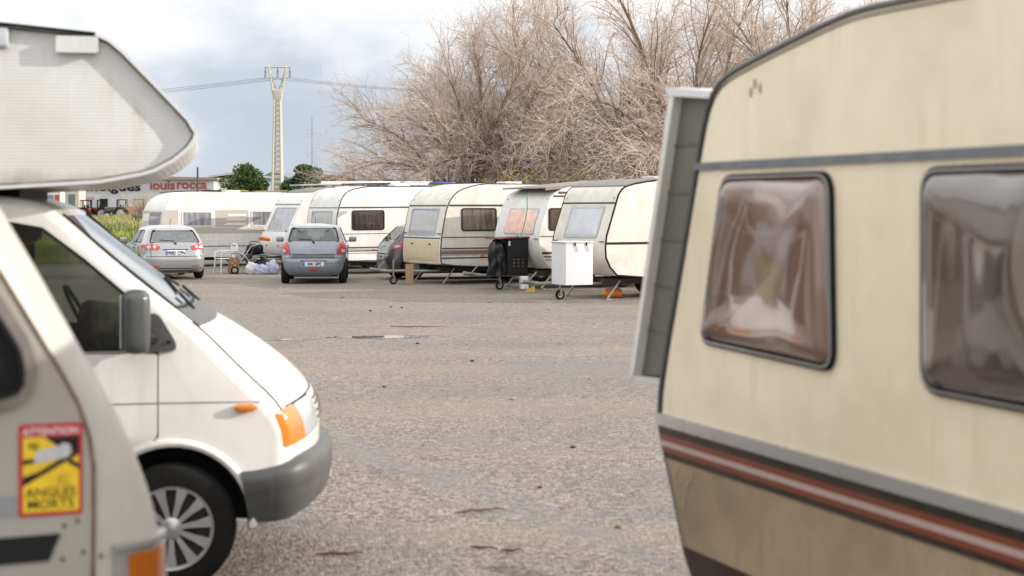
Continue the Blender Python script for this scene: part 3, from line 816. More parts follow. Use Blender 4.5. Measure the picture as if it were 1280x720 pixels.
def warpT(x, y, z):
    t = min(1, abs(2 * y / WT))
    return (x - bT(x) * t ** 2.3, y, z - .045 * sm(.1, .6, x) * t * t)
bm = nb(); shell(bm, cpr, WT, .055, warpT, 14)
cab = obj('cab', bm, M['van'], rootT)
# openings: cabin hollow, windscreen, two door windows, two wheel arches
P1, P2 = Vector((-.49, 1.872)), Vector((.065, 1.44)); nW = Vector((.614, .789))
cc = []
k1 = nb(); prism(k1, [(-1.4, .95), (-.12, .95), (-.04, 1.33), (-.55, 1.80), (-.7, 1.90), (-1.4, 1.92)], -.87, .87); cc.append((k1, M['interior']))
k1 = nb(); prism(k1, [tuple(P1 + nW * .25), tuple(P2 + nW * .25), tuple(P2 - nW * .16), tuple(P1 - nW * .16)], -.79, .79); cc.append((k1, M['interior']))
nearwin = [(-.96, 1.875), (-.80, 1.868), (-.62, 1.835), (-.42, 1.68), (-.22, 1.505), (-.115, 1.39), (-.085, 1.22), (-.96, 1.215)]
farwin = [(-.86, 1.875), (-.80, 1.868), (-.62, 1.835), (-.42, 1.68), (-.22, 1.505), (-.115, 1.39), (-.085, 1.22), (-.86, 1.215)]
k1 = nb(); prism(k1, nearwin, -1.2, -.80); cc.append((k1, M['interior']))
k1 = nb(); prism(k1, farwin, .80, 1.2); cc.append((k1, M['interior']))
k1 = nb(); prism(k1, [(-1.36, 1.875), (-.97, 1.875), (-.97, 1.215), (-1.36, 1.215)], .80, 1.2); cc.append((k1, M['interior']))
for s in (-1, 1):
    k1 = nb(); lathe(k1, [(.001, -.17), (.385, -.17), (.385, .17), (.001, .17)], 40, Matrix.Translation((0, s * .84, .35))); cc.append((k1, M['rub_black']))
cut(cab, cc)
tside = lambda u, v, h: (u, -WT / 2 - h, v)
tfar = lambda u, v, h: (u, WT / 2 + h, v)
def tfront(y, z, h):
    x0 = xfront(cpr, z, max); x1 = xfront(cpr, z + .02, max); d = Vector((x1 - x0, .02)).normalized()
    e = .004; a_ = Vector(warpT(x0, y, z)); b_ = Vector(warpT(x0, y + e, z)); tn = (b_ - a_).normalized()
    up = Vector((d.x, 0, d.y)); nrm = tn.cross(up)
    if nrm.x < 0: nrm = -nrm
    # follow the rounded side edge
    r = .055; ex = max(0, abs(y) - (WT / 2 - r)); ins = r - math.sqrt(max(0, r * r - ex * ex))
    return tuple(a_ + nrm * (h - ins))
def wsm(y, t, h):
    p = P1.lerp(P2, t); w_ = warpT(p.x, y, p.y); return (w_[0] + nW.x * h, y, w_[2] + nW.y * h)
bm = nb(); ny = 16
fr_ = [[bm.verts.new(wsm(-.83 + 1.66 * i / ny, -.04 + 1.08 * j / 6, .004)) for i in range(ny + 1)] for j in range(7)]
bk_ = [[bm.verts.new(wsm(-.83 + 1.66 * i / ny, -.04 + 1.08 * j / 6, -.003)) for i in range(ny + 1)] for j in range(7)]
for j in range(6):
    for i in range(ny):
        bm.faces.new((fr_[j][i], fr_[j][i + 1], fr_[j + 1][i + 1], fr_[j + 1][i])); bm.faces.new((bk_[j][i], bk_[j + 1][i], bk_[j + 1][i + 1], bk_[j][i + 1]))
obj('windscreen', bm, M['screen'], rootT)
bm = nb(); tube(bm, [wsm(-.835, -.05, .004), wsm(-.835, .5, .004), wsm(-.835, 1.05, .004)] + [wsm(-.835 + 1.67 * i / 10, 1.06, .004) for i in range(1, 11)] + [wsm(.835, .5, .004), wsm(.835, -.05, .004)], .012, 6)
obj('windscreen_seal', bm, M['rub_black'], rootT)
# door (near) and its mate
for s, mp_, wn in ((-1, tside, nearwin), (1, tfar, farwin)):
    low = [(-.99, .46), (-.30, .46), (-.26, .58), (-.16, .70), (-.068, .79), (-.068, 1.205), (-.99, 1.205)]
    bm = nb(); panel(bm, offset(low, .006), mp_, .0015, .004); dr = obj('door', bm, M['rub_black'], rootT)
    bm = nb(); panel(bm, rpoly(low, .02, 3), mp_, .006, .008); obj('door_skin', bm, M['van'], dr)
    bm = nb(); ring(bm, rpoly(wn, .03, 3), .016, mp_, .006, .02); obj('window_seal', bm, M['rub_black'], dr)
    bm = nb(); panel(bm, rpoly(offset(wn, -.004), .03, 3), mp_, -.012, .004); obj('pane', bm, M['vanglass'], dr)
    bm = nb(); box(bm, (-.86, s * (WT / 2 + .014), 1.08), (.14, .02, .035), None, .008); obj('handle', bm, M['blackplastic'], dr)
    # crease along the flank, arch lip, wing seam
    bm = nb(); tube(bm, [(-.99, s * (WT / 2 + .005), .955), (-.07, s * (WT / 2 + .005), .955)], .004, 5); obj('crease', bm, M['greystripe'], dr)
    bm = nb(); tube(bm, [(-.06, s * (WT / 2), .955), (.25, s * (WT / 2 - .0), .953), (.44, s * (WT / 2 - .002), .95)], .0035, 5); obj('wing_crease', bm, M['greystripe'], rootT)
    arc = [(math.cos(R(t)) * .405, s * (WT / 2 + .004), .35 + math.sin(R(t)) * .405) for t in range(-4, 186, 8)]
    bm = nb(); tube(bm, arc, .022, 8); obj('arch_lip', bm, M['van'], rootT)
# wing to bonnet seam
pts = []
for i in range(12):
    x = .10 + .62 * i / 11
    z = max(q[1] for q in [(0, z_) for z_ in [zz_ for zz_ in [1.34 - (x - .1) * .0]]])
# find surface height along the bonnet
def topz(x):
    best = -1; k = len(cpr)
    for i in range(k):
        (x0, z0), (x1, z1) = cpr[i], cpr[(i + 1) % k]
        if (x0 - x) * (x1 - x) <= 0 and abs(x1 - x0) > 1e-9: best = max(best, z0 + (z1 - z0) * (x - x0) / (x1 - x0))
    return best
for s in (-1, 1):
    pts = []
    for i in range(14):
        x = .20 + .545 * i / 13; y = s * (.865 + .02 * i / 13)
        w_ = warpT(x, y, topz(x)); pts.append((w_[0], w_[1], w_[2] + .002))
    bm = nb(); tube(bm, pts, .007, 5); obj('bonnet_seam', bm, M['rub_black'], rootT)
pts = [tfront(-.83 + 1.66 * i / 16, .945, .001) for i in range(17)]
bm = nb(); tube(bm, pts, .005, 5); obj('bonnet_edge', bm, M['rub_black'], rootT)
# cowl
bm = nb(); n_ = 12
A_ = [warpT(.085, -.84 + 1.68 * i / n_, topz(.085) + .006) for i in range(n_ + 1)]; B_ = [warpT(.235, -.84 + 1.68 * i / n_, topz(.235) + .006) for i in range(n_ + 1)]
vv = [bm.verts.new(p) for p in A_ + B_] + [bm.verts.new((p[0], p[1], p[2] - .03)) for p in A_ + B_]
q = n_ + 1
for i in range(n_):
    bm.faces.new((vv[i], vv[i + 1], vv[q + i + 1], vv[q + i])); bm.faces.new((vv[2 * q + i], vv[3 * q + i], vv[3 * q + i + 1], vv[2 * q + i + 1]))
    bm.faces.new((vv[i], vv[2 * q + i], vv[2 * q + i + 1], vv[i + 1])); bm.faces.new((vv[q + i], vv[q + i + 1], vv[3 * q + i + 1], vv[3 * q + i]))
obj('cowl', bm, M['bumper'], rootT)
for y0 in (-.55, .25):
    bm = nb(); a0 = warpT(.14, y0, topz(.14) + .012); pass
    e0 = wsm(y0 + .1, .95, .022); e1 = wsm(y0 + .45, .86, .020)
    tube(bm, [a0, e0], .008, 6); tube(bm, [wsm(y0 + .2, .93, .012), wsm(y0 + .6, .78, .012)], .007, 5); obj('wiper', bm, M['rub_black'], rootT)
# headlights and indicators wrap the corner
for s in (-1, 1):
    ind = [(s * .945, .762), (s * .735, .765), (s * .765, .938), (s * .945, .938)]
    hl = [(s * .728, .765), (s * .44, .775), (s * .46, .938), (s * .758, .938)]
    bm = nb(); panel(bm, rpoly(hl, .02, 3), tfront, .012, .03, 3); obj('headlight', bm, M['clear'], rootT)
    bm = nb(); panel(bm, offset(rpoly(hl + [], .02, 3), .008), tfront, .005, .02, 3); obj('headlight_surround', bm, M['rub_black'], rootT)
    bm = nb(); panel(bm, rpoly(ind, .02, 3), tfront, .016, .03, 3); obj('indicator', bm, M['orange'], rootT)
for s in (-1, 1):
    bm = nb(); tube(bm, [tfront(s * .938, z_, .001) for z_ in (.60, .66, .72, .765)], .005, 5); tube(bm, [tfront(s * .938, z_, .001) for z_ in (.93, .95, .97)], .005, 5); obj('wing_gap', bm, M['rub_black'], rootT)
bm = nb(); panel(bm, rrect(-.42, .42, .78, .925, .02), tfront, .006, .02, 3); gr = obj('grille', bm, M['van'], rootT)
bm = nb()
for zz_ in (.805, .84, .875, .905): tube(bm, [tfront(-.4 + .8 * i / 8, zz_, .012) for i in range(9)], .006, 5)
obj('grille_bars', bm, M['bumper'], gr)
# side repeaters
for s, mp_ in ((-1, tside), (1, tfar)):
    bm = nb(); panel(bm, rpoly([(.30, .925), (.33, .905), (.40, .905), (.43, .925), (.40, .945), (.33, .945)], .012, 3), mp_, .03, .03, 2, .006); obj('side_repeater', bm, M['orange'], rootT)
# bumper: section swept round the nose
path = []
for i in range(25):
    y = -.955 + 1.91 * i / 24; t = abs(y) / .955; path.append((.835 - .20 * t ** 2.6, y))
path = [(.34, -.972), (.42, -.972), (.52, -.970), (.59, -.962)] + path[1:-1] + [(.59, .962), (.52, .970), (.42, .972), (.34, .972)]
bm = nb(); rows = []
for i, (x, y) in enumerate(path):
    if i == 0: d = Vector(path[1]) - Vector(path[0])
    elif i == len(path) - 1: d = Vector(path[-1]) - Vector(path[-2])
    else: d = Vector(path[i + 1]) - Vector(path[i - 1])
    d.normalize(); n_ = Vector((d.y, -d.x));
    if n_.x < 0 and abs(y) < .95: n_ = -n_
    if abs(y) >= .95 and n_.y * y < 0: n_ = -n_
    zt = .60 + .062 * sm(.34, .75, x); sl_ = .045 * (1 if i in (0, len(path) - 1) else 0)
    sec = [(-.06, zt), (.0, zt), (.022, zt - .012), (.03, zt - .05), (.03, zt - .11), (.024, zt - .125), (.024, zt - .15), (.016, zt - .19), (-.005, .345 + .075 * sm(.5, .8, x)), (-.06, .34 + .075 * sm(.5, .8, x))]
    rows.append([bm.verts.new((x + n_.x * h + sl_ * (zt - z) / .25, y + n_.y * h, z)) for h, z in sec])
for A, B in zip(rows, rows[1:]):
    for j in range(len(A)): bm.faces.new((A[j], A[(j + 1) % len(A)], B[(j + 1) % len(A)], B[j]))
bm.faces.new(rows[0]); bm.faces.new(rows[-1][::-1])
obj('bumper', bm, M['bumper'], rootT, 62)
bm = nb(); box(bm, (.845, 0, .50), (.012, .52, .11), None, .004); pl = obj('number_plate', bm, M['plate'], rootT)
# mirror
for s in (-1, 1):
    bm = nb(); box(bm, (-.165, s * 1.10, 1.375), (.135, .17, .315), (4 * s * 0, 0, 0), .055); mr = obj('mirror', bm, M['mirrorshell'], rootT)
    bm = nb(); box(bm, (-.236, s * 1.10, 1.375), (.006, .13, .26), None, .002); obj('mirror_glass', bm, M['clear'], mr)
    bm = nb(); tube(bm, [(-.09, s * .95, 1.28), (-.14, s * 1.06, 1.30)], .035, 8); obj('mirror_arm', bm, M['blackplastic'], mr)
    bm = nb(); panel(bm, rpoly([(-.108, 1.213), (.018, 1.213), (.028, 1.25), (-.06, 1.40), (-.108, 1.41)], .03, 4), tside if s < 0 else tfar, .018, .02); sail = obj('mirror_base', bm, M['bumper'], rootT)
    bm = nb(); lathe(bm, [(.001, 0), (.009, 0), (.009, -.01 * -s), (.001, -.012 * -s)], 10, Matrix.Translation((-.01, s * (WT / 2 + .019), 1.262))); obj('bolt', bm, M['rub_black'], sail)
for s in (-1, 1):
    wheel(rootT, (0, s * .845, .325), .325, .20, s, 'spokes'); wheel(rootT, (-3.1, s * .86, .325), .325, .20, s, 'spokes')
# seats, wheel, dashboard in the cab
for y in (-.45, .45):
    bm = nb(); box(bm, (-.92, y, 1.10), (.50, .52, .16), None, .05); box(bm, (-1.12, y, 1.38), (.16, .50, .55), (0, -12, 0), .06); st = obj('seat', bm, M['seat_pat'], rootT)
    bm = nb(); box(bm, (-1.19, y, 1.74), (.10, .28, .2), (0, -10, 0), .04); obj('headrest', bm, M['seat_pat'], st)
bm = nb(); box(bm, (-.20, 0, 1.13), (.34, 1.70, .26), (0, 18, 0), .06); box(bm, (-.36, .42, 1.20), (.12, .3, .12), None, .04); obj('dashboard', bm, M['seat'], rootT)
bm = nb(); c0 = Vector((-.53, .42, 1.30)); tl = Matrix.Rotation(R(-28), 3, 'Y')
tube(bm, [c0 + tl @ Vector((.0 + math.cos(t) * .02 * 0, math.cos(t) * .20, math.sin(t) * .20)) for t in [2 * math.pi * i / 24 for i in range(24)]], .013, 6, closed=True)
tube(bm, [c0 + tl @ Vector((0, -.19, 0)), c0 + tl @ Vector((0, .19, 0))], .013, 6); tube(bm, [c0, (-.33, .42, 1.18)], .03, 8); obj('steering_wheel', bm, M['rub_black'], rootT)
tag(obj('travel_bag', (lambda b_: (box(b_, (-.35, -.42, 1.33), (.26, .34, .20), (0, 10, 12), .07), b_)[-1])(nb()), M['seat_pat'], None), 'patterned cloth bag lying on the dashboard behind the side window', 'bag').matrix_world = Matrix.Translation((-1.885, 8.9325, 0)) @ Matrix.Rotation(R(11), 4, 'Z')
o = tag(obj('hat', (lambda b_: (lathe(b_, [(.16, 0), (.165, .01), (.09, .02), (.085, .10), (.05, .125), (.001, .13)], 20, Matrix.Translation((0, 0, 0)) @ Matrix.Rotation(R(90), 4, 'X')), b_)[-1])(nb()), flat('faded red felt', (.45, .12, .09), .9), None), 'faded red hat hung inside the cab window of the white motorhome', 'hat')
o.matrix_world = Matrix.Translation((-1.885, 8.9325, 0)) @ Matrix.Rotation(R(11), 4, 'Z') @ Matrix.Translation((-.80, -.80, 1.80)) @ Matrix.Rotation(R(200), 4, 'X')
bm = nb(); box(bm, (-1.15, 0, 2.0), (.80, 1.5, .07)); obj('roof_gap_shade', bm, M['rub_black'], rootT)  # black block put into the gap under the alcove in place of its shade
# living body with alcove
WA = 2.1
ap = [(-1.45, 2.018), (-.794, 2.022), (-.343, 2.05), (-.14, 2.088), (-.075, 2.108), (.02, 2.16), (.085, 2.215), (.118, 2.26), (.130, 2.30), (.09, 2.37), (-.07, 2.54), (-.225, 2.70), (-.29, 2.755), (-.36, 2.787), (-.794, 2.825), (-4.9, 2.88), (-5.0, 2.8), (-5.0, .62), (-4.2, .50), (-3.6, .50), (-3.6, .78), (-2.65, .78), (-2.6, .50), (-1.5, .50)]
apr = []
for i in range(len(ap)):
    p, q_ = Vector(ap[i]), Vector(ap[(i + 1) % len(ap)]); k = 1 + int(min(8, (q_ - p).length / .05))
    for j in range(k): apr.append(tuple(p.lerp(q_, j / k)))
bm = nb(); shell(bm, apr, WA, .02, lambda x, y, z: (x, y, z), 8)
alc = obj('living_body', bm, M['alcove'], rootT)
aside = lambda u, v, h: (u, -WA / 2 - h, v); afar = lambda u, v, h: (u, WA / 2 + h, v)
for s, mp_ in ((-1, aside), (1, afar)):
    fr = [p for p in apr if p[1] > 1.9 and p[0] > -4.9]
    outp = [(x - .05, z) for x, z in fr]
    # open raised rim following the alcove edge
    bm = nb(); ii = [i for i, p in enumerate(apr) if p in fr]
    closed_in = offset(apr, -.016); pts_o = [apr[i] for i in ii]; pts_i = [closed_in[i] for i in ii]
    V = [[bm.verts.new(mp_(u, z, h)) for u, z in P_] for P_, h in ((pts_o, -.02), (pts_o, .045), (pts_i, .045), (pts_i, -.01))]
    for a_, b_ in ((0, 1), (1, 2), (2, 3), (3, 0)):
        for i in range(len(pts_o) - 1): bm.faces.new((V[a_][i], V[a_][i + 1], V[b_][i + 1], V[b_][i]))
    for e in (0, -1): bm.faces.new([V[q_][e] for q_ in range(4)])
    obj('edge_trim', bm, M['whitebox'], rootT, 30)
    sl_in = offset(apr, -.022); bm = nb(); tube(bm, [mp_(*sl_in[i], .002) for i in ii], .006, 6); obj('edge_seal', bm, M['trimdirt'], rootT)
    bm = nb(); panel(bm, rrect(-.545, -.345, 2.685, 2.765, .015), mp_, .052, .052); vc = obj('vent_cover', bm, M['alcove2'], rootT)
    bm = nb(); tube(bm, [mp_(-.36, 2.778, .046), mp_(-.794, 2.817, .046), mp_(-4.85, 2.872, .046)], .009, 6); obj('gutter', bm, M['rub_black'], rootT)
    bm = nb(); panel(bm, rrect(-2.6, -1.7, 1.3, 1.9, .06), mp_, .02, .02); w2 = obj('window', bm, M['tint'], rootT)
bm = nb(); box(bm, (-.80, -WA / 2 - .02, 2.755), (.07, .045, .10), None, .015); obj('outline_lamp', bm, M['clear'], rootT)
bm = nb(); box(bm, (-2.6, 0, .42), (3.6, 1.5, .16)); box(bm, (-3.1, 0, .33), (.1, 1.6, .1)); box(bm, (0, 0, .33), (.1, 1.5, .1)); obj('chassis', bm, M['dark_steel'], rootT)

# ------------------------------------------------------------------ nearest motorhome, lower left (N)
rootN = thing('motorhome', 'grimy ivory motorhome nose with a blind-spot warning sticker, at the very front left', 'motorhome', (-1.36 - 1.05 * math.sin(R(22)), 4.25 + 1.05 * math.cos(R(22)), 0), 22)
WN = 2.1
npf = [(-.95, 2.72), (-.55, 2.60), (-.28, 2.42), (-.05, 2.04), (.10, 1.78), (.185, 1.62), (.27, 1.465), (.335, 1.34), (.395, 1.20), (.435, 1.08), (.452, .99), (.455, .90), (.45, .62), (.40, .42), (-5.2, .42), (-5.3, .6), (-5.3, 2.6), (-5.1, 2.72)]
npr = []
for i in range(len(npf)):
    p, q_ = Vector(npf[i]), Vector(npf[(i + 1) % len(npf)]); k = 1 + int(min(10, (q_ - p).length / .07))
    for j in range(k): npr.append(tuple(p.lerp(q_, j / k)))
for _ in range(2): npr = [tuple((Vector(npr[i - 1]) + Vector(npr[i]) * 2 + Vector(npr[(i + 1) % len(npr)])) / 4) for i in range(len(npr))]
bm = nb(); shell(bm, npr, WN, .19, lambda x, y, z: (x - .10 * abs(2 * y / WN) ** 2 * 0, y, z), 8)
obj('body', bm, M['coach_cap'], rootN, 60)
nside = lambda u, v, h: (u, -WN / 2 - h, v)
seam = [(-.36, 2.30), (-.20, 2.07), (0, 1.754), (.067, 1.638), (.158, 1.479), (.200, 1.396), (.226, 1.314), (.238, 1.229), (.238, 1.089), (.236, .938), (.23, .65)]
flank = seam + [(.20, .62), (-4.9, .62), (-4.9, 2.3)]
bm = nb(); panel(bm, flank, nside, .004, .01); obj('side_panel', bm, M['coach'], rootN)
bm = nb(); tube(bm, [nside(u + .004, z, .004) for u, z in seam], .006, 6); obj('seam_seal', bm, flat('brown sealant', (.14, .085, .05), .8, var=.5, scale=20), rootN)
wo = [(-.70, 1.93), (-.16, 1.93), (.0, 1.70), (.085, 1.56), (.095, 1.47), (.06, 1.405), (-.05, 1.385), (-.70, 1.385)]
wo = rpoly(wo, .05, 4); bm = nb(); wi = ring(bm, wo, .035, nside, .022, .02); wf = obj('window', bm, flat('grey beige window rubber', (.17, .155, .135), .6), rootN)
bm = nb(); ring(bm, offset(wo, -.030), .012, nside, .028, .02); obj('inner_seal', bm, M['rub_black'], wf)
bm = nb(); panel(bm, offset(wo, -.036), nside, .012, .008); obj('pane', bm, flat('black tinted pane', (.008, .008, .009), .25), wf)
# dark louvre decal and faint grey band
bm = nb(); panel(bm, [(-1.6, .965), (.125, .984), (.155, 1.055), (-1.6, 1.040)], nside, .009, .006); obj('stripe', bm, M['ink'], rootN)
bm = nb(); panel(bm, [(-1.6, 1.105), (.040, 1.112), (.040, 1.165), (-1.6, 1.16)], nside, .0075, .005); obj('stripe', bm, paint('faded grey stripe', (.26, .26, .27), .4, amt=.4), rootN)
# rivets
for (u, z) in ((.165, 1.075), (.20, 1.085), (.16, .985), (.215, 1.0), (.262, .985)):
    bm = nb(); lathe(bm, [(.006, 0), (.005, -.003), (.001, -.004)], 10, Matrix.Translation(nside(u, z, .004 if u < .24 else .001))); obj('screw', bm, M['dark_steel'], rootN)
# sticker
st = nb(); SX0, SX1, SZ0, SZ1 = .046, .213, 1.104, 1.352
box_ = rrect(SX0, SX1, SZ0, SZ1, .006, 2); panel(st, box_, nside, .0062, .003); stk = obj('warning_sticker', st, flat('sticker red', (.42, .02, .03), .35, var=.1), rootN)
st = nb(); panel(st, [(SX0 + .012, SZ0 + .012), (SX1 - .010, SZ0 + .012), (SX1 - .010, SZ1 - .036), (SX0 + .012, SZ1 - .036)], nside, .0070, .001); obj('yellow_field', st, flat('sticker yellow', (.78, .52, .02), .35, var=.1), stk)
yx0, yx1, yz0, yz1 = SX0 + .012, SX1 - .010, SZ0 + .012, SZ1 - .036
for poly in ([(yx0, yz0 + .070), (yx0 + .05, yz0 + .098), (yx1, yz0 + .150), (yx1, yz0 + .168), (yx0 + .04, yz0 + .108), (yx0, yz0 + .096)],
             [(yx0, yz0 + .128), (yx0 + .06, yz0 + .135), (yx0 + .05, yz0 + .145), (yx0, yz0 + .142)],
             [(yx0 + .055, yz1), (yx0 + .10, yz0 + .165), (yx1, yz0 + .158), (yx1, yz1)], [(yx0 + .115, yz0 + .128), (yx1, yz0 + .110), (yx1, yz0 + .126), (yx0 + .12, yz0 + .140)]):
    st = nb(); panel(st, poly, nside, .0074, .0006); obj('black_shape', st, M['ink'], stk)
st = nb(); panel(st, rpoly([(yx0 + .026, yz0 + .128), (yx0 + .10, yz0 + .143), (yx0 + .103, yz0 + .178), (yx0 + .034, yz0 + .164)], .012, 4), nside, .0080, .0006)
panel(st, rpoly([(yx0 + .095, yz0 + .138), (yx0 + .122, yz0 + .146), (yx0 + .124, yz0 + .178), (yx0 + .098, yz0 + .184)], .01, 4), nside, .0083, .0006)
obj('truck_drawing', st, flat('sticker grey', (.48, .47, .48), .4, var=.15, scale=60), stk)
mw = flat('sticker white', (.75, .70, .68), .4, var=.05)
text('lettering', 'ATTENTION', .0265, mw, stk, ((SX0 + SX1) / 2, -WN / 2 - .0072, SZ1 - .0295), FACE_SIDE, .0003, .0003, sx=.98)
text('lettering', 'ANGLES', .036, M['ink'], stk, ((SX0 + SX1) / 2, -WN / 2 - .0078, SZ0 + .052), FACE_SIDE, .0004, .0003)
text('lettering', 'MORTS', .036, M['ink'], stk, ((SX0 + SX1) / 2, -WN / 2 - .0078, SZ0 + .021), FACE_SIDE, .0004, .0003, sx=1.04)
# small print and arrows
st = nb()
for k in range(4): panel(st, quad(yx0 + .014 + k * .007, yx0 + .018 + k * .007, yz1 - .030 - .002 * k, yz1 - .014), nside, .0076, .0004)
for k in range(3): panel(st, quad(yx0 + .092 + k * .012, yx0 + .095 + k * .012, yz0 + .070, yz0 + .092 - .006 * k), nside, .0076, .0004)
panel(st, quad(yx0 + .092, yx0 + .12, yz0 + .092, yz0 + .094), nside, .0076, .0004)
obj('fine_marks', st, M['ink'], stk)
# corner lamp with bright housing, wrapped on the rounded nose corner
def ncorner(s_, z, h):
    """s_ = distance round the corner from the flat side, metres"""
    r = .19; a_ = min(s_ / r, 1.5); x0 = xfront(npr, z, max); cx, cy = x0 - r, -WN / 2 + r
    return (cx + (r + h) * math.sin(a_), cy - (r + h) * math.cos(a_), z)
def wrapbox(bm, s0, s1, z0, z1, off, th, n_=8):
    V = []
    for h in (off - th, off):
        for z in (z0, z1): V.append([bm.verts.new(ncorner(s0 + (s1 - s0) * i / n_, z, h)) for i in range(n_ + 1)])
    for i in range(n_):
        for a_, b_ in ((0, 1), (1, 3), (3, 2), (2, 0)): bm.faces.new((V[a_][i], V[a_][i + 1], V[b_][i + 1], V[b_][i]))
    for e in (0, -1): bm.faces.new((V[0][e], V[1][e], V[3][e], V[2][e]))
bm = nb(); wrapbox(bm, .035, .30, .84, 1.012, .008, .02); lh = obj('corner_lamp', bm, M['alu'], rootN)
bm = nb(); wrapbox(bm, .075, .26, .86, .982, .016, .012); obj('amber_lens', bm, lens('shaded amber lens', (.50, .13, .01)), lh)  # amber made darker in colour for the shade this nose stands in
bm = nb(); wrapbox(bm, .035, .30, 1.000, 1.014, .022, .02); obj('lamp_hood', bm, M['alu'], lh)
for x in (-.75, -3.9):
    for s in (-1, 1): wheel(rootN, (x, s * .9, .33), .33, .2, s)
bm = nb(); box(bm, (-2.4, 0, .40), (4.8, 1.5, .14)); box(bm, (-.75, 0, .33), (.1, 1.7, .1)); box(bm, (-3.9, 0, .33), (.1, 1.7, .1)); obj('chassis', bm, M['dark_steel'], rootN)

# ------------------------------------------------------------------ hatchbacks
def hatch(name, label, loc, rotz, c, group='parked cars'):
    """rear bumper at local x=0, nose towards +x"""
    root = thing(name, label, 'car', loc, rotz, group)
    sl = c['slices']; NP = c.get('n', 7)
    def at(z):
        z = min(max(z, sl[0][0]), sl[-1][0])
        for a_, b_ in zip(sl, sl[1:]):
            if a_[0] <= z <= b_[0]:
                t = (z - a_[0]) / max(1e-6, b_[0] - a_[0]); return [a_[k] + (b_[k] - a_[k]) * t for k in (1, 2, 3)]
    zs = []
    for a_, b_ in zip(sl, sl[1:]):
        k = max(1, int((b_[0] - a_[0]) / .05))
        zs += [a_[0] + (b_[0] - a_[0]) * j / k for j in range(k)]
    zs.append(sl[-1][0])
    sq = []; q = 14
    for i in range(q): sq.append((1, -1 + 2 * i / q))
    for i in range(q): sq.append((1 - 2 * i / q, 1))
    for i in range(q): sq.append((-1, 1 - 2 * i / q))
    for i in range(q): sq.append((-1 + 2 * i / q, -1))
    bm = nb(); rows = []
    for z in zs:
        xr, xf, w = at(z); cx, a_ = (xr + xf) / 2, (xf - xr) / 2; row = []
        for px, py in sq:
            d = (abs(px) ** NP + abs(py) ** NP) ** (1 / NP); row.append(bm.verts.new((cx + a_ * px / d, w * py / d, z)))
        rows.append(row)
    for A, B in zip(rows, rows[1:]):
        for i in range(len(A)): bm.faces.new((A[i], A[(i + 1) % len(A)], B[(i + 1) % len(A)], B[i]))
    bm.faces.new(rows[0][::-1])
    # domed roof
    cz = zs[-1]; prev = rows[-1]; cxm = sum(v.co.x for v in prev) / len(prev)
    for s_, h in ((.8, .012), (.5, .022), (.2, .026)):
        cur = [bm.verts.new((cxm + (v.co.x - cxm) * s_, v.co.y * s_, cz + h)) for v in rows[-1]]
        for i in range(len(cur)): bm.faces.new((prev[i], prev[(i + 1) % len(cur)], cur[(i + 1) % len(cur)], cur[i]))
        prev = cur
    bm.faces.new(prev)
    body = obj('body', bm, c['mat'], root, 35)
    def rear(y, z, h):
        xr, xf, w = at(z); cx, a_ = (xr + xf) / 2, (xf - xr) / 2; t = min(.985, abs(y) / w)
        x = cx - a_ * (1 - t ** NP) ** (1 / NP)
        xr2 = at(z + .02)[0]; d = Vector((xr2 - xr, .02)).normalized()
        sy = (1 if y > 0 else -1) * t ** (NP * 1.2)
        n_ = Vector((-d.y, sy * 1.2, d.x * (1 - t ** 5))).normalized(); return (x + n_.x * h, y + n_.y * h, z + n_.z * h)
    def front(y, z, h):
        xr, xf, w = at(z); cx, a_ = (xr + xf) / 2, (xf - xr) / 2; t = min(.985, abs(y) / w)
        return (cx + a_ * (1 - t ** NP) ** (1 / NP) + h, y, z + h * .3)
    def sd_(s):
        def f(x, z, h):
            xr, xf, w = at(z); cx, a_ = (xr + xf) / 2, (xf - xr) / 2; t = min(.985, abs(x - cx) / a_)
            return (x, s * (w * (1 - t ** NP) ** (1 / NP) + h), z + h * .3)
        return f
    cuts = []
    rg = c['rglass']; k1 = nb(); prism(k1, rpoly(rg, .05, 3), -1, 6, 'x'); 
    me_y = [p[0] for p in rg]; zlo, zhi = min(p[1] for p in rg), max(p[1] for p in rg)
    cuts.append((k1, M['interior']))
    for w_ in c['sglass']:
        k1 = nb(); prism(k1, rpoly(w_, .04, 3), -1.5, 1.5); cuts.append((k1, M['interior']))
    wr, (xa, xb) = c['wr'], c['wx']
    for x in (xa, xb):
        for s in (-1, 1):
            k1 = nb(); lathe(k1, [(.001, -.16), (wr + .05, -.16), (wr + .05, .16), (.001, .16)], 32, Matrix.Translation((x, s * c['w'] * .94, wr + .02))); cuts.append((k1, M['rub_black']))
    cut(body, cuts)
    bm = nb(); ring(bm, offset(rpoly(rg, .05, 3), .018), .03, rear, .004, .012); rgf = obj('rear_window', bm, M['rub_black'], root)
    bm = nb(); panel(bm, rpoly(rg, .05, 3), rear, -.004, .004, 2); obj('pane', bm, M['carglass'], rgf)
    bm = nb(); panel(bm, offset(rpoly(rg, .05, 3), .02), front, .0, .004, 2); obj('windscreen', bm, M['carglass'], root)
    for s in (-1, 1):
        for w_ in c['sglass']:
            f = sd_(s); bm = nb(); ring(bm, offset(rpoly(w_, .04, 3), .014), .024, f, .004, .012); fr_ = obj('side_window', bm, M['rub_black'], root)
            bm = nb(); panel(bm, rpoly(w_, .04, 3), f, -.004, .004, 1); obj('pane', bm, M['carglass'], fr_)
    for x in (xa, xb):
        for s in (-1, 1): wheel(root, (x, s * (c['w'] - .115), wr), wr, .2, s)
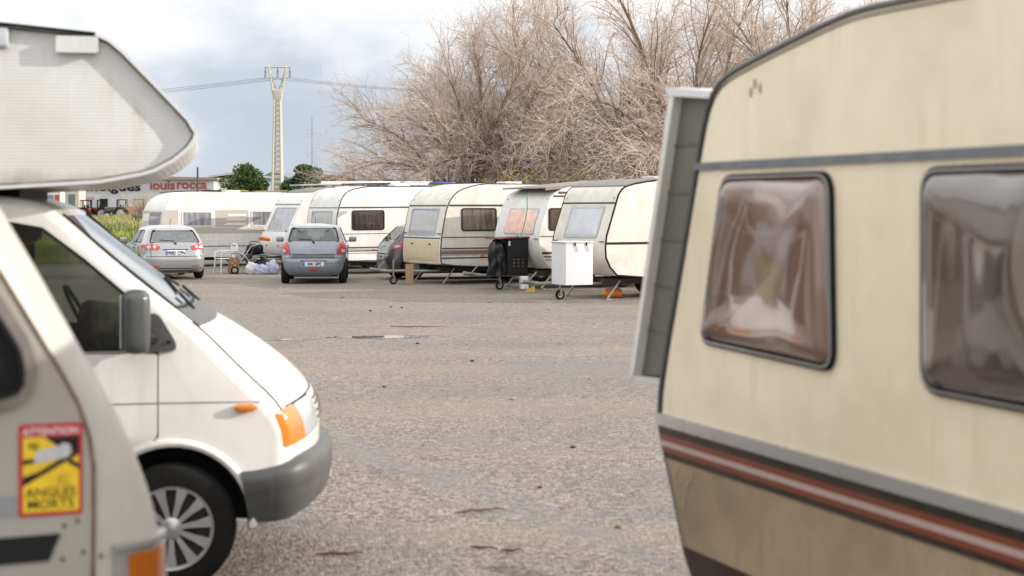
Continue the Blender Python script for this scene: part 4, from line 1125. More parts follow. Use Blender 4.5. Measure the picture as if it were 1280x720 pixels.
    for s in (-1, 1):
        lp = [(s * y, z) for y, z in c['lamp']]
        bm = nb(); panel(bm, rpoly(lp, .025, 3), rear, .014, .02, 3); tl = obj('tail_light', bm, M['red'], root)
        if c.get('lampin'):
            for (y, z, r) in c['lampin']:
                bm = nb(); panel(bm, [(s * y + r * math.cos(t), z + r * math.sin(t)) for t in [2 * math.pi * i / 14 for i in range(14)]], rear, .020, .008, 1); obj('reverse_lamp', bm, M['clear'], tl)
        y0, z0 = c['w'] + .02, c['mz']; bm = nb(); box(bm, (c['mx'], s * (y0 + .10), z0), (.10, .20, .145), None, .045); tube(bm, [(c['mx'], s * (y0 - .06), z0 - .06), (c['mx'], s * (y0 + .05), z0 - .03)], .02, 6)
        obj('door_mirror', bm, c['mat'], root)
        for (y, z0_, z1_) in ((.30, 0, 0),):
            bm = nb(); zb_ = c['belt']; box(bm, (1.25, s * .36, zb_ + .20), (.10, .26, .20), (0, 8, 0), .05); box(bm, (1.32, s * .36, zb_ - .02), (.14, .5, .3), (0, 8, 0), .05); obj('rear_seat', bm, M['seat'], root)
            bm = nb(); box(bm, (2.05, s * .36, zb_ + .22), (.10, .26, .19), (0, 8, 0), .05); box(bm, (2.05, s * .36, zb_ + .0), (.14, .5, .3), (0, 8, 0), .05); obj('front_seat', bm, M['seat'], root)
    # plate, wiper, handle, bumper joints, exhaust
    pz0, pz1 = c['plate']; bm = nb(); panel(bm, rrect(-.26, .26, pz0, pz1, .01, 2), rear, .016, .012); pl = obj('number_plate', bm, M['plate'], root)
    bm = nb(); panel(bm, rrect(.218, .258, pz0 + .004, pz1 - .004, .004, 2), rear, .018, .004); obj('plate_band', bm, M['plateblue'], pl)
    pxx = min(rear(0, pz0, .019), rear(0, pz1, .019))
    text('lettering', c['reg'], (pz1 - pz0) * 1.02, M['ink'], pl, (pxx[0], -.02, pz0 + (pz1 - pz0) * .16), FACE_REAR, .003, .001, sx=.80)
    bm = nb(); panel(bm, rrect(-.34, .34, pz1 + .012, pz1 + .03, .006, 2), rear, .012, .02); obj('hatch_handle', bm, M['rub_black'] if c.get('dark') is None else M['blackplastic'], root)
    for (y0, y1, z0, z1, mt) in c['bits']:
        bm = nb(); panel(bm, rrect(y0, y1, z0, z1, .01, 2), rear, .012, .02, 1); obj('bumper_trim_or_recess' if mt != 'red' else 'reflector', bm, M[mt], root)
    bz = c['bumpz']; xr, xf, w = at(bz)
    bm = nb(); tube(bm, [rear(-c['w'] * .98 + c['w'] * 1.96 * i / 20, bz, .002) for i in range(21)], .007, 5); obj('bumper_joint', bm, M['rub_black'], root)
    for s in (-1, 1):
        yl = c['hatchw']; bm = nb(); tube(bm, [rear(s * yl, bz + .005, .001), rear(s * yl * 1.0, bz + .15, .001), rear(s * yl * .98, c['belt'] - .06, .001)], .005, 5); obj('hatch_seam', bm, M['rub_black'], root)
        for xd in c['doors']:
            f = sd_(s); bm = nb(); tube(bm, [f(xd, .30 + .62 * i / 6 * (c['belt'] - .25) / .62, .001) for i in range(7)], .005, 5); obj('door_seam', bm, M['rub_black'], root)
            a_ = f(xd + .16, c['belt'] - .12, .02); bm = nb(); box(bm, a_, (.16, .03, .03), None, .01); obj('door_handle', bm, c['mat'], root)
    zg = c['rglass'][0][1]; bm = nb(); tube(bm, [rear(0, zg - .03, .02), rear(.04, zg + .02, .03), rear(.42, zg + .05, .022)], .010, 5); box(bm, rear(0, zg - .035, .015), (.03, .06, .04), None, .01); obj('wiper', bm, M['rub_black'], root)
    bm = nb(); e = rear(0, c['belt'] - .13, .01); lathe(bm, [(.001, 0), (.035, 0), (.035, -.012), (.001, -.014)], 14, Matrix.Translation(e) @ Matrix.Rotation(R(-90), 4, 'Z')); obj('badge', bm, M['rim'], root)
    bm = nb(); box(bm, ((xa + xb) / 2, 0, .22), (xb - xa, 1.2, .12)); box(bm, (.35, 0, .25), (.4, 1.0, .16)); box(bm, (xa, 0, .26), (.12, 1.3, .1)); tube(bm, [(.7, -.45, .22), (.06, -.45, .21)], .03, 8); obj('underbody', bm, M['dark_steel'], root)
    bm = nb(); tube(bm, [(c['ant'], 0, c['slices'][-1][0] + .02), (c['ant'] - .14, 0, c['slices'][-1][0] + .20)], .006, 5); obj('aerial', bm, M['rub_black'], root)
    bm = nb(); panel(bm, [(-.62, .70), (-.40, .70), (-.42, .80), (-.66, .80)], front, .01, .02, 1); panel(bm, [(.62, .70), (.40, .70), (.42, .80), (.66, .80)], front, .01, .02, 1); obj('headlights', bm, M['clear'], root)
    return root

hatch('parked_car', 'silver five-door hatchback parked in front of the banded white caravan', (-9.02, 43.0, 0), 112, dict(mat=M['silver_car'], w=.865, wr=.305, wx=(.82, 3.42),
    slices=[(.20, .16, 4.1, .80), (.27, .06, 4.24, .84), (.40, .015, 4.29, .862), (.55, 0, 4.30, .865), (.615, .015, 4.28, .865), (.64, .06, 4.26, .865), (.72, .09, 4.20, .865), (.80, .10, 4.05, .862), (.88, .115, 3.75, .852), (.95, .14, 3.35, .835), (.99, .17, 3.22, .815), (1.10, .29, 3.0, .77), (1.22, .42, 2.76, .715), (1.32, .53, 2.55, .665), (1.38, .62, 2.38, .62), (1.42, .80, 2.15, .54), (1.44, 1.0, 1.95, .42)],
    rglass=[(-.66, 1.0), (.66, 1.0), (.54, 1.32), (-.54, 1.32)], sglass=[[(.78, 1.0), (1.62, .99), (1.60, 1.32), (1.02, 1.31)], [(1.70, .99), (2.95, .98), (2.42, 1.32), (1.68, 1.32)]],
    lamp=[(.44, .80), (.845, .82), (.84, .945), (.60, .955), (.41, .90)], lampin=[(.70, .88, .05), (.56, .885, .045)], plate=(.655, .79), reg='9085 CPN', belt=.97, bumpz=.625, hatchw=.66,
    bits=[(-.62, -.44, .355, .38, 'red'), (.44, .62, .355, .38, 'red'), (-.70, .70, .30, .315, 'rub_black')], doors=(.92, 1.66, 2.75), mx=2.75, mz=1.03, ant=1.0))
hatch('parked_car', 'blue-grey small hatchback seen from behind, in the middle of the lot', (-5.04, 40.6, 0), 95, dict(mat=M['grey_car'], w=.845, wr=.30, wx=(.58, 2.98), n=6,
    slices=[(.22, .16, 3.5, .76), (.30, .06, 3.62, .80), (.42, .01, 3.68, .835), (.58, 0, 3.69, .845), (.66, .02, 3.68, .845), (.70, .05, 3.66, .845), (.80, .06, 3.5, .845), (.92, .075, 3.2, .84), (1.02, .11, 2.9, .825), (1.07, .15, 2.80, .80), (1.20, .25, 2.6, .75), (1.32, .35, 2.4, .70), (1.42, .43, 2.22, .655), (1.47, .52, 2.05, .60), (1.495, .66, 1.85, .50), (1.505, .85, 1.6, .38)],
    rglass=[(-.64, 1.08), (.64, 1.08), (.55, 1.42), (-.55, 1.42)], sglass=[[(.75, 1.09), (1.30, 1.08), (1.28, 1.41), (.86, 1.40)], [(1.38, 1.08), (2.52, 1.06), (2.10, 1.40), (1.36, 1.41)]],
    lamp=[(.60, .755), (.835, .77), (.81, .95), (.75, 1.08), (.66, 1.06)], lampin=[(.74, .84, .045)], plate=(.455, .565), reg='1041 GPC', belt=1.03, bumpz=.655, hatchw=.60,
    bits=[(-.55, .55, .665, .765, 'dark_car'), (-.085, .085, .325, .375, 'red'), (-.33, .33, .42, .60, 'grey_car')], doors=(.95, 1.34, 2.35), mx=2.15, mz=1.10, ant=1.6))  # wide dark strip paints in the shade of the recess under the hatch
hatch('parked_car', 'dark grey hatchback between two caravans, only its tail and red light showing', (-3.56, 43.5, 0), 20, dict(mat=M['dark_car'], w=.85, wr=.31, wx=(.68, 3.1),
    slices=[(.22, .16, 3.8, .78), (.30, .05, 3.92, .82), (.45, 0, 3.99, .85), (.62, .0, 4.0, .85), (.70, .03, 3.95, .85), (.85, .07, 3.7, .85), (.98, .12, 3.3, .835), (1.05, .18, 3.1, .80), (1.18, .30, 2.85, .74), (1.30, .42, 2.6, .68), (1.42, .56, 2.35, .61), (1.48, .72, 2.1, .52), (1.51, .95, 1.8, .4)],
    rglass=[(-.62, 1.08), (.62, 1.08), (.50, 1.42), (-.50, 1.42)], sglass=[[(.85, 1.08), (1.5, 1.07), (1.48, 1.40), (1.0, 1.39)], [(1.58, 1.07), (2.75, 1.05), (2.25, 1.40), (1.56, 1.40)]],
    lamp=[(.68, .80), (.845, .86), (.84, 1.10), (.76, 1.04)], lampin=[(.76, .90, .035)], plate=(.55, .66), reg='4732 FKV', belt=1.02, bumpz=.70, hatchw=.58,
    bits=[(-.6, -.45, .36, .39, 'red')], doors=(1.0, 1.54, 2.6), mx=2.5, mz=1.08, ant=.9))

# ------------------------------------------------------------------ things round the caravans
def P(px, Y, z=0): return ((px - 640) / 2000 * Y, Y, z)
def monobloc(loc, rz, label):
    r = thing('garden_chair', label, 'chair', loc, rz, 'white plastic chairs')
    bm = nb(); box(bm, (0, 0, .43), (.42, .44, .025), None, .01); obj('seat', bm, M['plastic_white'], r)
    bm = nb()
    for k in range(5): tube(bm, [(-.19 - .07, -.16 + .08 * k, .46), (-.23 - .07, -.16 + .08 * k, .80)], .018, 6)
    tube(bm, [(-.29, -.21, .44), (-.31, -.20, .78), (-.31, -.12, .86), (-.31, .12, .86), (-.31, .20, .78), (-.29, .21, .44)], .02, 6); obj('backrest', bm, M['plastic_white'], r)
    for s in (-1, 1):
        for x in (-.22, .20):
            bm = nb(); tube(bm, [(x, s * .2, .44), (x * 1.2, s * .25, 0)], [.03, .022], 6); obj('leg', bm, M['plastic_white'], r)
        bm = nb(); tube(bm, [(-.28, s * .22, .66), (0, s * .26, .67), (.20, s * .25, .62), (.22, s * .22, .44)], .02, 6); obj('armrest', bm, M['plastic_white'], r)
    return r
monobloc(P(281, 47.4), 215, 'white plastic garden chair beside the brown plaid bag')
# brown woven bag
m = bpy.data.materials.new('brown plaid weave'); nt, b = nodes(m); v = coords(nt)
ck = nt.nodes.new('ShaderNodeTexChecker'); ck.inputs['Scale'].default_value = 14; ck.inputs['Color1'].default_value = (.22, .10, .05, 1); ck.inputs['Color2'].default_value = (.40, .25, .15, 1)
L(nt, v, ck.inputs['Vector']); L(nt, ck.outputs['Color'], b.inputs['Base Color']); b.inputs['Roughness'].default_value = .9
bm = nb(); box(bm, (0, 0, .24), (.30, .30, .48), None, .07)
bmesh.ops.subdivide_edges(bm, edges=bm.edges[:], cuts=2, use_grid_fill=True)
for v_ in bm.verts: v_.co += Vector((random.uniform(-.012, .012), random.uniform(-.012, .012), 0))
rb = thing('shopping_bag', 'brown plaid woven bag standing on the ground beside the folded pushchair', 'bag', P(292, 47.0), 10)
obj('bag_body', bm, m, rb)
for s in (-1, 1):
    bm = nb(); tube(bm, [(-.08, s * .12, .46), (-.07, s * .13, .60), (.07, s * .13, .60), (.08, s * .12, .46)], .012, 6); obj('handle', bm, M['rub_black'], rb)
# pushchair
pc = thing('pushchair', 'folded pushchair with pale tube frame and small black wheels, under a black bag', 'pushchair', P(304, 47.2), 20)
bm = nb()
for s in (-.22, .22):
    tube(bm, [(-.30, s, .12), (-.05, s, .45), (.20, s, .80), (.42, s, .86)], .016, 6); tube(bm, [(.34, s, .12), (.02, s, .50), (-.22, s, .66)], .016, 6)
tube(bm, [(.42, -.22, .86), (.42, .22, .86)], .02, 6); tube(bm, [(-.3, -.22, .12), (-.3, .22, .12)], .012, 6); tube(bm, [(.34, -.22, .12), (.34, .22, .12)], .012, 6)
obj('frame', bm, M['alu'], pc)
bm = nb(); box(bm, (.02, 0, .42), (.42, .38, .05), (0, -24, 0), .02); box(bm, (.25, 0, .62), (.05, .38, .40), (0, 20, 0), .02); obj('seat', bm, M['blackbag'], pc)
for x in (-.30, .34):
    for s in (-.26, .26): wheel(pc, (x, s, .11), .11, .045, -1)
bt = tag(obj('holdall', (lambda b_: (box(b_, (0, 0, .15), (.50, .30, .30), (0, 0, 8), .10), tube(b_, [(-.13, -.1, .28), (-.10, -.1, .38), (.10, -.1, .38), (.13, -.1, .28)], .012, 6), box(b_, (.05, -.155, .16), (.14, .012, .05)), b_)[-1])(nb()), M['blackbag'], None), 'black holdall with small pale badge resting on grey folded table', 'bag')
bt.location = P(318.5, 47.5, .56)
ft = thing('folding_table', 'low grey folding table carrying a black holdall', 'table', P(319, 47.6), 5)
bm = nb(); box(bm, (0, 0, .54), (.85, .5, .035), None, .01); obj('tabletop', bm, M['greystripe'], ft)
for x in (-.36, .36):
    for s in (-.2, .2):
        bm = nb(); tube(bm, [(x, s, .53), (-x * .6, s, .0)], .013, 6); obj('leg', bm, M['alu'], ft)
def sack(px, Y, mat, w, h, label, seed, grp='plastic bags on the ground'):
    rn = random.Random(seed); bm = nb(); bmesh.ops.create_icosphere(bm, subdivisions=3, radius=1)
    ph = [rn.uniform(0, 6) for _ in range(6)]
    for v_ in bm.verts:
        c_ = v_.co; k = 1 + .12 * math.sin(5 * c_.x + ph[0]) * math.sin(6 * c_.y + ph[1]) + .10 * math.sin(9 * c_.z + ph[2] + 4 * c_.x) + .05 * math.sin(17 * c_.x + ph[3])
        v_.co = Vector((c_.x * w * k, c_.y * w * .7 * k, max(0, (c_.z + .65) * h / 1.65 * k)))
    o = obj('plastic_bag', bm, mat, None, 60); o.location = P(px, Y); tag(o, label, 'bag', grp); return o
sack(315, 46.6, paint('white polythene', (.62, .62, .63), .3, amt=.2), .19, .36, 'crumpled white plastic bag next to pushchair wheel', 3)
bl = paint('pale blue polythene', (.38, .42, .56), .3, amt=.3, grime=(.6, .6, .7))
sack(327, 46.5, bl, .24, .30, 'flat pale blue plastic bag in the middle of the bags', 4)
sack(340, 46.6, bl, .22, .38, 'plump pale blue plastic bag left of the blue-grey hatchback', 5)
sack(330, 47.3, M['blackbag'], .22, .44, 'black rubbish bag behind the pale blue bags', 9)
# coloured cloth hung on the raked caravan
o = tag(obj('towel', (lambda b_: (box(b_, (0, 0, 0), (.36, .05, .10), (0, 6, 0), .02), box(b_, (.04, -.03, .03), (.3, .05, .06), (0, 10, 0), .02), b_)[-1])(nb()), flat('orange red towel', (.70, .16, .04), .9, var=.5, scale=8), None), 'rolled orange and red towel tucked against the raked caravan front', 'towel')
o.location = (P(335.5, 50.6)[0] - .05, 50.1, .95)
# E hitch area: plank
o = tag(obj('plywood_sheet', (lambda b_: (box(b_, (0, 0, .26), (.20, .03, .52), (0, 0, 0), .005), b_)[-1])(nb()), M['wood'], None), 'upright brown plywood offcut leaning by the jockey wheel of the net-curtained caravan', 'board')
o.location = P(512, 40.3); o.rotation_euler = (R(-5), 0, R(10))
# F: black cabinet and bin bag on the drawbar
cbn = thing('cabinet', 'black square cabinet standing on the drawbar of the maroon-striped caravan', 'cabinet', (.02, 38.0, .335), 30)
bm = nb(); box(bm, (0, 0, .44), (.56, .50, .86), None, .015); obj('carcass', bm, M['blackbox'], cbn)
bm = nb(); box(bm, (0, -.255, .44), (.50, .012, .80), None, .004); dr = obj('door', bm, M['blackbox'], cbn)
bm = nb()
for x in (-.12, 0, .12):
    for z in (.22, .30, .38): lathe(bm, [(.001, 0), (.012, 0), (.012, -.008), (.001, -.01)], 8, Matrix.Translation((x, -.262, z)))
obj('studs', bm, M['pinkline'], dr)
bm = nb(); box(bm, (-.245, -.264, .76), (.05, .006, .11), None, .002); obj('label_plate', bm, M['whitebox'], cbn)
bm = nb(); box(bm, (-.10, 0, .895), (.98, .58, .035), (0, -1.5, 0), .008); obj('lid', bm, paint('brown red board', (.16, .055, .045), .6), cbn)
def drape(label, loc, w, d, h, seed):
    rn = random.Random(seed); bm = nb(); n_ = 48; rows = []; ph = [rn.uniform(0, 6) for _ in range(5)]
    for j in range(15):
        t = j / 14; z = h * (1 - t); row = []
        for i in range(n_):
            a_ = 2 * math.pi * i / n_; k = 1 + (.05 + .13 * t) * math.sin(7 * a_ + ph[0] + t * 2) + .06 * math.sin(13 * a_ + ph[1] - 3 * t) + .06 * math.sin(5 * t * 3 + ph[2] + a_ * 3)
            taper = math.sin(min(1, t * 3.2 + .12) * math.pi / 2)
            row.append(bm.verts.new((w * math.cos(a_) * k * taper, d * math.sin(a_) * k * taper, z)))
        rows.append(row)
    for A, B in zip(rows, rows[1:]):
        for i in range(n_): bm.faces.new((A[i], A[(i + 1) % n_], B[(i + 1) % n_], B[i]))
    bm.faces.new(rows[0]); bm.faces.new(rows[-1])
    o = obj('bin_bag', bm, M['blackbag'], None, 60); o.location = loc; return tag(o, label, 'bin bag')
drape('glossy black bin bag hanging beside the black cabinet', (-.36, 37.75, .34), .19, .20, .88, 4)
rope = nb(); tube(rope, [(.35, 37.42, 2.25), (.36, 37.40, 1.9), (.28, 37.35, 1.5), (.20, 37.4, 1.25), (.06, 37.6, 1.33)], .014, 6)
tag(obj('rope', rope, flat('green cord', (.08, .30, .12), .8), None), 'green cord running down from the roof to the black cabinet', 'rope')
# slate-coloured board over the front of F
ab = nb(); box(ab, (0, 0, 0), (2.3, 2.05, .035), None, .008); box(ab, (0, -1.01, -.03), (2.3, .03, .05))
o = tag(obj('roof_board', ab, paint('weathered grey board', (.26, .235, .215), .85, amt=.6, grime=(.14, .13, .12)), None), 'weathered grey board laid over the front roof of the maroon-striped caravan', 'board')
o.location = (.10 + .866 * 1.35, 38.41 + .5 * 1.35, 2.50); o.rotation_euler = (0, R(-5), R(30))
# G: white locker
wl = thing('locker', 'tall white box standing on the drawbar of the wedge-fronted caravan', 'locker', (1.235, 32.85, .36), 24)
bm = nb(); box(bm, (0, 0, .43), (.62, .66, .86), None, .012); obj('carcass', bm, M['whitebox'], wl)
bm = nb(); box(bm, (0, 0, .875), (.66, .70, .03), (0, 0, 0), .01); obj('lid', bm, M['whitebox'], wl)
for x in (-.1, .16):
    bm = nb(); box(bm, (x, -.345, .84), (.03, .02, .07), None, .004); tube(bm, [(x, -.35, .82), (x + .05, -.35, .68)], .006, 5); obj('latch', bm, M['blackplastic'], wl)
# gas bottle like orange canister under G, yellow wheel chock under F
gb = thing('canister', 'orange canister lying under the front of the wedge-fronted caravan', 'canister', P(766, 34.3), 25); gb.scale = (.7, .7, .7)
bm = nb(); lathe(bm, [(.001, -.30), (.10, -.29), (.15, -.22), (.15, .22), (.10, .29), (.001, .30)], 24, Matrix.Translation((0, 0, .15)) @ Matrix.Rotation(R(90), 4, 'Z')); obj('tank', bm, paint('orange enamel', (.60, .17, .02), .4, amt=.4), gb)
bm = nb(); lathe(bm, [(.001, -.36), (.045, -.36), (.06, -.30), (.11, -.285)], 20, Matrix.Translation((0, 0, .15)) @ Matrix.Rotation(R(-90), 4, 'Z')); obj('cap', bm, flat('yellow cap', (.70, .36, .03), .5), gb)
ck_ = nb(); prism(ck_, [(-.12, 0), (.12, 0), (.12, .13), (.05, .11)], -.06, .06)
o = tag(obj('wheel_chock', ck_, flat('yellow plastic', (.65, .38, .03), .6), None), 'yellow wedge chock on the ground below the maroon-striped caravan drawbar', 'wheel chock'); o.location = P(662, 36.9)
bk = thing('jerrycan', 'small pale plastic can hanging under the drawbar near the yellow chock', 'can', P(655, 37.6), 20)
bm = nb(); box(bm, (0, 0, .17), (.16, .24, .32), None, .04); obj('can_body', bm, M['plastic_white'], bk)
bm = nb(); lathe(bm, [(.02, .32), (.02, .36), (.001, .36)], 10, Matrix.Rotation(R(90), 4, 'X')); bm.free(); bm = nb(); tube(bm, [(0, 0, .31), (0, 0, .36)], .025, 10); obj('cap', bm, M['rub_black'], bk)
# planks, tarps and poles on the roofs
def roofthing(name, label, cat, px0, px1, Y, z, w, h, mat, yaw=30, tilt=0, grp='boards and poles lying on the caravan roofs'):
    x0, x1 = (px0 - 640) / 2000 * Y, (px1 - 640) / 2000 * Y; ln = (x1 - x0) / math.cos(R(yaw))
    bm = nb()
    if name == 'pole': tube(bm, [(-ln / 2, 0, 0), (ln / 2, 0, 0)], h, 8)
    else: box(bm, (0, 0, 0), (ln, w, h), None, min(.01, h * .3))
    o = obj(name, bm, mat, None); o.location = ((x0 + x1) / 2, Y + 1.0, z); o.rotation_euler = (0, R(tilt), R(yaw)); tag(o, label, cat, grp)
roofthing('plank', 'dark thin plank sloping up over the left end of the banded caravan roof', 'plank', 195, 246, 53.5, 2.50, .14, .035, M['dark_steel'], 30, -3.0)
roofthing('plank', 'black sagging board on the middle of the banded caravan roof', 'plank', 250, 312, 54.5, 2.50, .5, .05, M['blackbox'], 30, 2.2)
roofthing('tarpaulin', 'olive yellow tarpaulin strip on the banded caravan roof below the left green tree', 'tarpaulin', 270, 300, 55.8, 2.54, .6, .05, flat('olive tarp', (.30, .26, .06), .7), 30, 2)
roofthing('plank', 'brown plank near the right end of the banded caravan roof', 'plank', 312, 350, 55.5, 2.52, .4, .05, M['wood'], 30, -1.5)
roofthing('roof_panel', 'long pale grey panel laid along the roof of the raked caravan', 'panel', 366, 440, 51.5, 2.70, .9, .04, M['alu'], 30, -1.5)
roofthing('pole', 'white pole laid along the roof of the navy-trimmed caravan', 'pole', 400, 505, 47.5, 2.70, .1, .035, M['whitebox'], 30, -.6)
roofthing('plank', 'dark narrow plank crossing the navy-trimmed caravan roof', 'plank', 425, 485, 47.0, 2.66, .1, .04, M['blackplastic'], 30, -1.5)
roofthing('plank', 'white board end on the right part of the navy-trimmed caravan roof', 'plank', 486, 530, 47.6, 2.66, .25, .06, M['whitebox'], 30, 0)
roofthing('tarpaulin', 'rolled blue tarpaulin on the roof of the net-curtained caravan', 'tarpaulin', 538, 565, 43.0, 2.62, .3, .05, flat('blue tarp', (.05, .07, .30), .6), 30, 0)
roofthing('plank', 'cream board on the front roof of the net-curtained caravan', 'plank', 500, 535, 44.6, 2.66, .3, .05, M['cream'], 30, 0)

# ------------------------------------------------------------------ far buildings, wires and pylon
def bldg(name, label, px0, px1, Y, ztop, mat, depth=14, yaw=0, zb=None, gable=0):
    x0, x1 = (px0 - 640) / 2000 * Y, (px1 - 640) / 2000 * Y; zb = terr(x0, Y) - .6 if zb is None else zb
    r = thing(name, label, 'building', ((x0 + x1) / 2, Y, zb), yaw); w = x1 - x0; h = ztop - zb
    bm = nb(); box(bm, (0, depth / 2, h / 2), (w, depth, h)); obj('walls', bm, mat, r); return r, w, h, zb
wallm = paint('white rendered wall', (.50, .50, .52), .9, grime=(.33, .33, .36), amt=.6)
BY = 118
r1, w1, h1, zb1 = bldg('warehouse', 'long white warehouse with black and red lettering beyond the field', 99, 267, BY, 4.05, wallm, 25)
bm = nb(); prism(bm, [(-w1 / 2 - .3, h1), (w1 / 2 + .3, h1 - .05), (w1 / 2 + .3, h1 + .12), (-w1 / 2 - .3, h1 + .35)], -.25, 25.2); obj('roof', bm, paint('tan roof sheeting', (.30, .24, .19), .8), r1)
bm = nb()
for k in range(9): box(bm, (-w1 / 2 + .6 + k * 1.1, -.03, h1 / 2), (.03, .05, h1 - .8))
bm.free()
def wpx(px): return (px - 640) / 2000 * BY - ((99 + 267) / 2 - 640) / 2000 * BY
def wz(py): return 1.93 - (py - 260) * BY / 2000 - zb1
text('lettering', 'moigues', .93, M['ink'], r1, (wpx(141.5), -.05, wz(238.3)), FACE_SIDE, .022, .02, sx=1.32)
redlet = flat('faded red lettering', (.36, .06, .045), .7)
text('lettering', 'louis', .93, redlet, r1, (wpx(203), -.05, wz(236.5)), FACE_SIDE, .018, .02, sx=1.08)
text('lettering', 'rocca', .93, redlet, r1, (wpx(239.5), -.05, wz(235.5)), FACE_SIDE, .018, .02, sx=1.08)
text('lettering', 'garage', .42, flat('pale red lettering', (.42, .26, .25), .8), r1, (wpx(106.5), -.05, wz(249.5)), FACE_SIDE, .004, .01, sx=1.3)
bm = nb(); box(bm, (wpx(130), -.06, wz(256)), (.55, .1, .9)); obj('opening', bm, M['interior'], r1)
r2, w2_, h2, zb2 = bldg('shed', 'cream concrete shed with a dark doorway left of the lettered warehouse', 76, 98.5, 112, 3.3, M['concrete'], 1.8)
bm = nb(); box(bm, (.12 * w2_, -.04, .5 + 1.05), (.45, .08, 1.7)); obj('door', bm, M['greystripe'], r2)
bm = nb(); box(bm, (0, .9, h2 + .06), (w2_ + .2, 2.0, .14)); obj('roof', bm, M['concrete'], r2)
r3, w3, h3, _z = bldg('kiosk', 'small red, white and blue kiosk far left under the alcove', 52, 75, 108, 3.2, M['white_old'], 1.2)
for k, (fx, wd_, mt) in enumerate(((-.34, .30, flat('faded orange panel', (.50, .25, .14), .6)), (.0, .26, flat('blue grey panel', (.16, .22, .32), .5)), (.36, .24, flat('red panel', (.40, .07, .05), .6)))):
    bm = nb(); box(bm, (fx * w3, -.04, h3 - .75), (wd_ * w3, .08, .75)); obj('sign_panel', bm, mt, r3)
greyr = paint('blue grey sheeting', (.24, .27, .32), .7, amt=.3)
r4, w4, h4, _z = bldg('hall', 'low grey industrial hall with a gabled roof and pink graffiti behind the pylon', 318, 367, 190, 5.0, greyr, 30)
bm = nb(); prism(bm, [(-w4 / 2 - .3, h4), (w4 / 2 + .3, h4), (w4 / 2 + .3, h4 + .1), (0, h4 + 1.35), (-w4 / 2 - .3, h4 + .1)], -.2, 30); obj('roof', bm, paint('dark grey gable', (.17, .185, .21), .7), r4)
bm = nb()
for k in range(6): box(bm, (-w4 / 2 + .8 + k * .75, -.06, h4 - 1.4 + .15 * (k % 2)), (.35, .06, .6), (0, 20 * (-1) ** k, 0))
obj('graffiti', bm, flat('pink graffiti', (.34, .16, .26), .8), r4)
r5, w5, h5, _z = bldg('hall', 'grey sheet-metal lean-to right of the lettered warehouse, half hidden by the left green tree', 264, 292, 128, 4.35, greyr, 20)
bm = nb(); prism(bm, [(-w5 / 2 - .2, h5), (w5 / 2 + .2, h5 + .3), (w5 / 2 + .2, h5 + .45), (-w5 / 2 - .2, h5 + .15)], -.3, 20); obj('roof', bm, M['alu'], r5)
r6, w6, h6, _z = bldg('house', 'flat house with brown tiled top between the right green tree and the white house', 404, 436, 150, 4.3, M['white_old'], 10)
bm = nb(); prism(bm, [(-w6 / 2 - .2, h6), (w6 / 2 + .2, h6), (w6 / 2, h6 + .75), (-w6 / 2, h6 + .75)], -.3, 10.3); obj('roof', bm, paint('brown tiles', (.20, .12, .085), .9), r6)
bm = nb(); box(bm, (-.1, -.04, h6 - .7), (.5, .06, .7)); obj('window', bm, M['interior'], r6)
r7, w7, h7, _z = bldg('house', 'bright white house standing left of the bare trees', 440, 468, 150, 4.7, M['whitebox'], 10)
bm = nb(); box(bm, (-.5, -.04, h7 - .55), (1.3, .06, .35)); obj('window', bm, greyr, r7)
bm = nb(); box(bm, (0, 5, h7 + .05), (w7 + .3, 10.4, .12)); obj('roof', bm, M['white_old'], r7)
# wooden poles
for px, Y, yt, lb in ((247, 104, 209, 'thin wooden pole standing in front of the lettered warehouse'), (442, 108, 208, 'thin wooden pole in front of the white house')):
    bm = nb(); x, y, _ = P(px, Y); zt = 1.93 - (yt - 260) * Y / 2000; tube(bm, [(x, y, terr(x, y) - .3), (x, y, zt)], [.09, .06], 8)
    tag(obj('wooden_pole', bm, paint('old pole wood', (.10, .08, .07), .9), None), lb, 'pole')
bm = nb(); x, y, _ = P(390, 260); tube(bm, [(x, y, 0), (x, y, 1.93 + 115 * .13)], [.08, .04], 6)
for zz_ in (8, 11, 14): box(bm, (x, y, zz_), (.5, .05, .05))
tag(obj('radio_mast', bm, M['greystripe'], None), 'very thin grey radio mast far away right of the pylon', 'mast')
# pylon
PY = 115; px_, py_, _ = P(347, PY); gz = terr(px_, py_)
pyl = thing('power_pylon', 'tall pale concrete power pylon with a Y-shaped head', 'pylon', (px_, py_, gz - .3), 0)
k_ = PY / 2000
def pz(y): return 1.93 - (y - 260) * k_ - gz + .3
pm = paint('pale concrete pylon', (.50, .475, .42), .85, amt=.3)
zt = pz(125); bm = nb()
for sx in (-1, 1):
    for sy in (-1, 1):
        tube(bm, [(sx * .36, sy * .30, 0), (sx * .20, sy * .16, zt)], [.12, .085], 4)
n_ = 24
for i in range(n_ + 1):
    z = zt * i / n_; q_ = 1 - i / n_
    for sy in (-1, 1): box(bm, (0, sy * (.16 + .14 * q_), z), (.40 + .28 * q_, .06, .22))
    for sx in (-1, 1): box(bm, (sx * (.22 + .14 * q_), 0, z), (.06, .32 + .28 * q_, .08))
obj('shaft', bm, pm, pyl)
bm = nb(); zf = pz(115); zh = pz(84)
box(bm, (0, 0, pz(119)), (.62, .4, .75), None, .05)
for sx in (-1, 1):
    tube(bm, [(sx * .20, 0, zt - .2), (sx * .38, 0, zf + .3), (sx * .62, 0, zh)], .09, 6)
    tube(bm, [(sx * .05, 0, zf + .1), (sx * .62, 0, zh)], .05, 5)
    for j in range(4): 
        t = (j + .5) / 4; tube(bm, [(sx * (.08 + .5 * t), 0, zf + .1 + (zh - zf - .1) * t), (sx * (.36 + .24 * t), 0, zf + .35 + (zh - zf - .35) * t)], .03, 4)
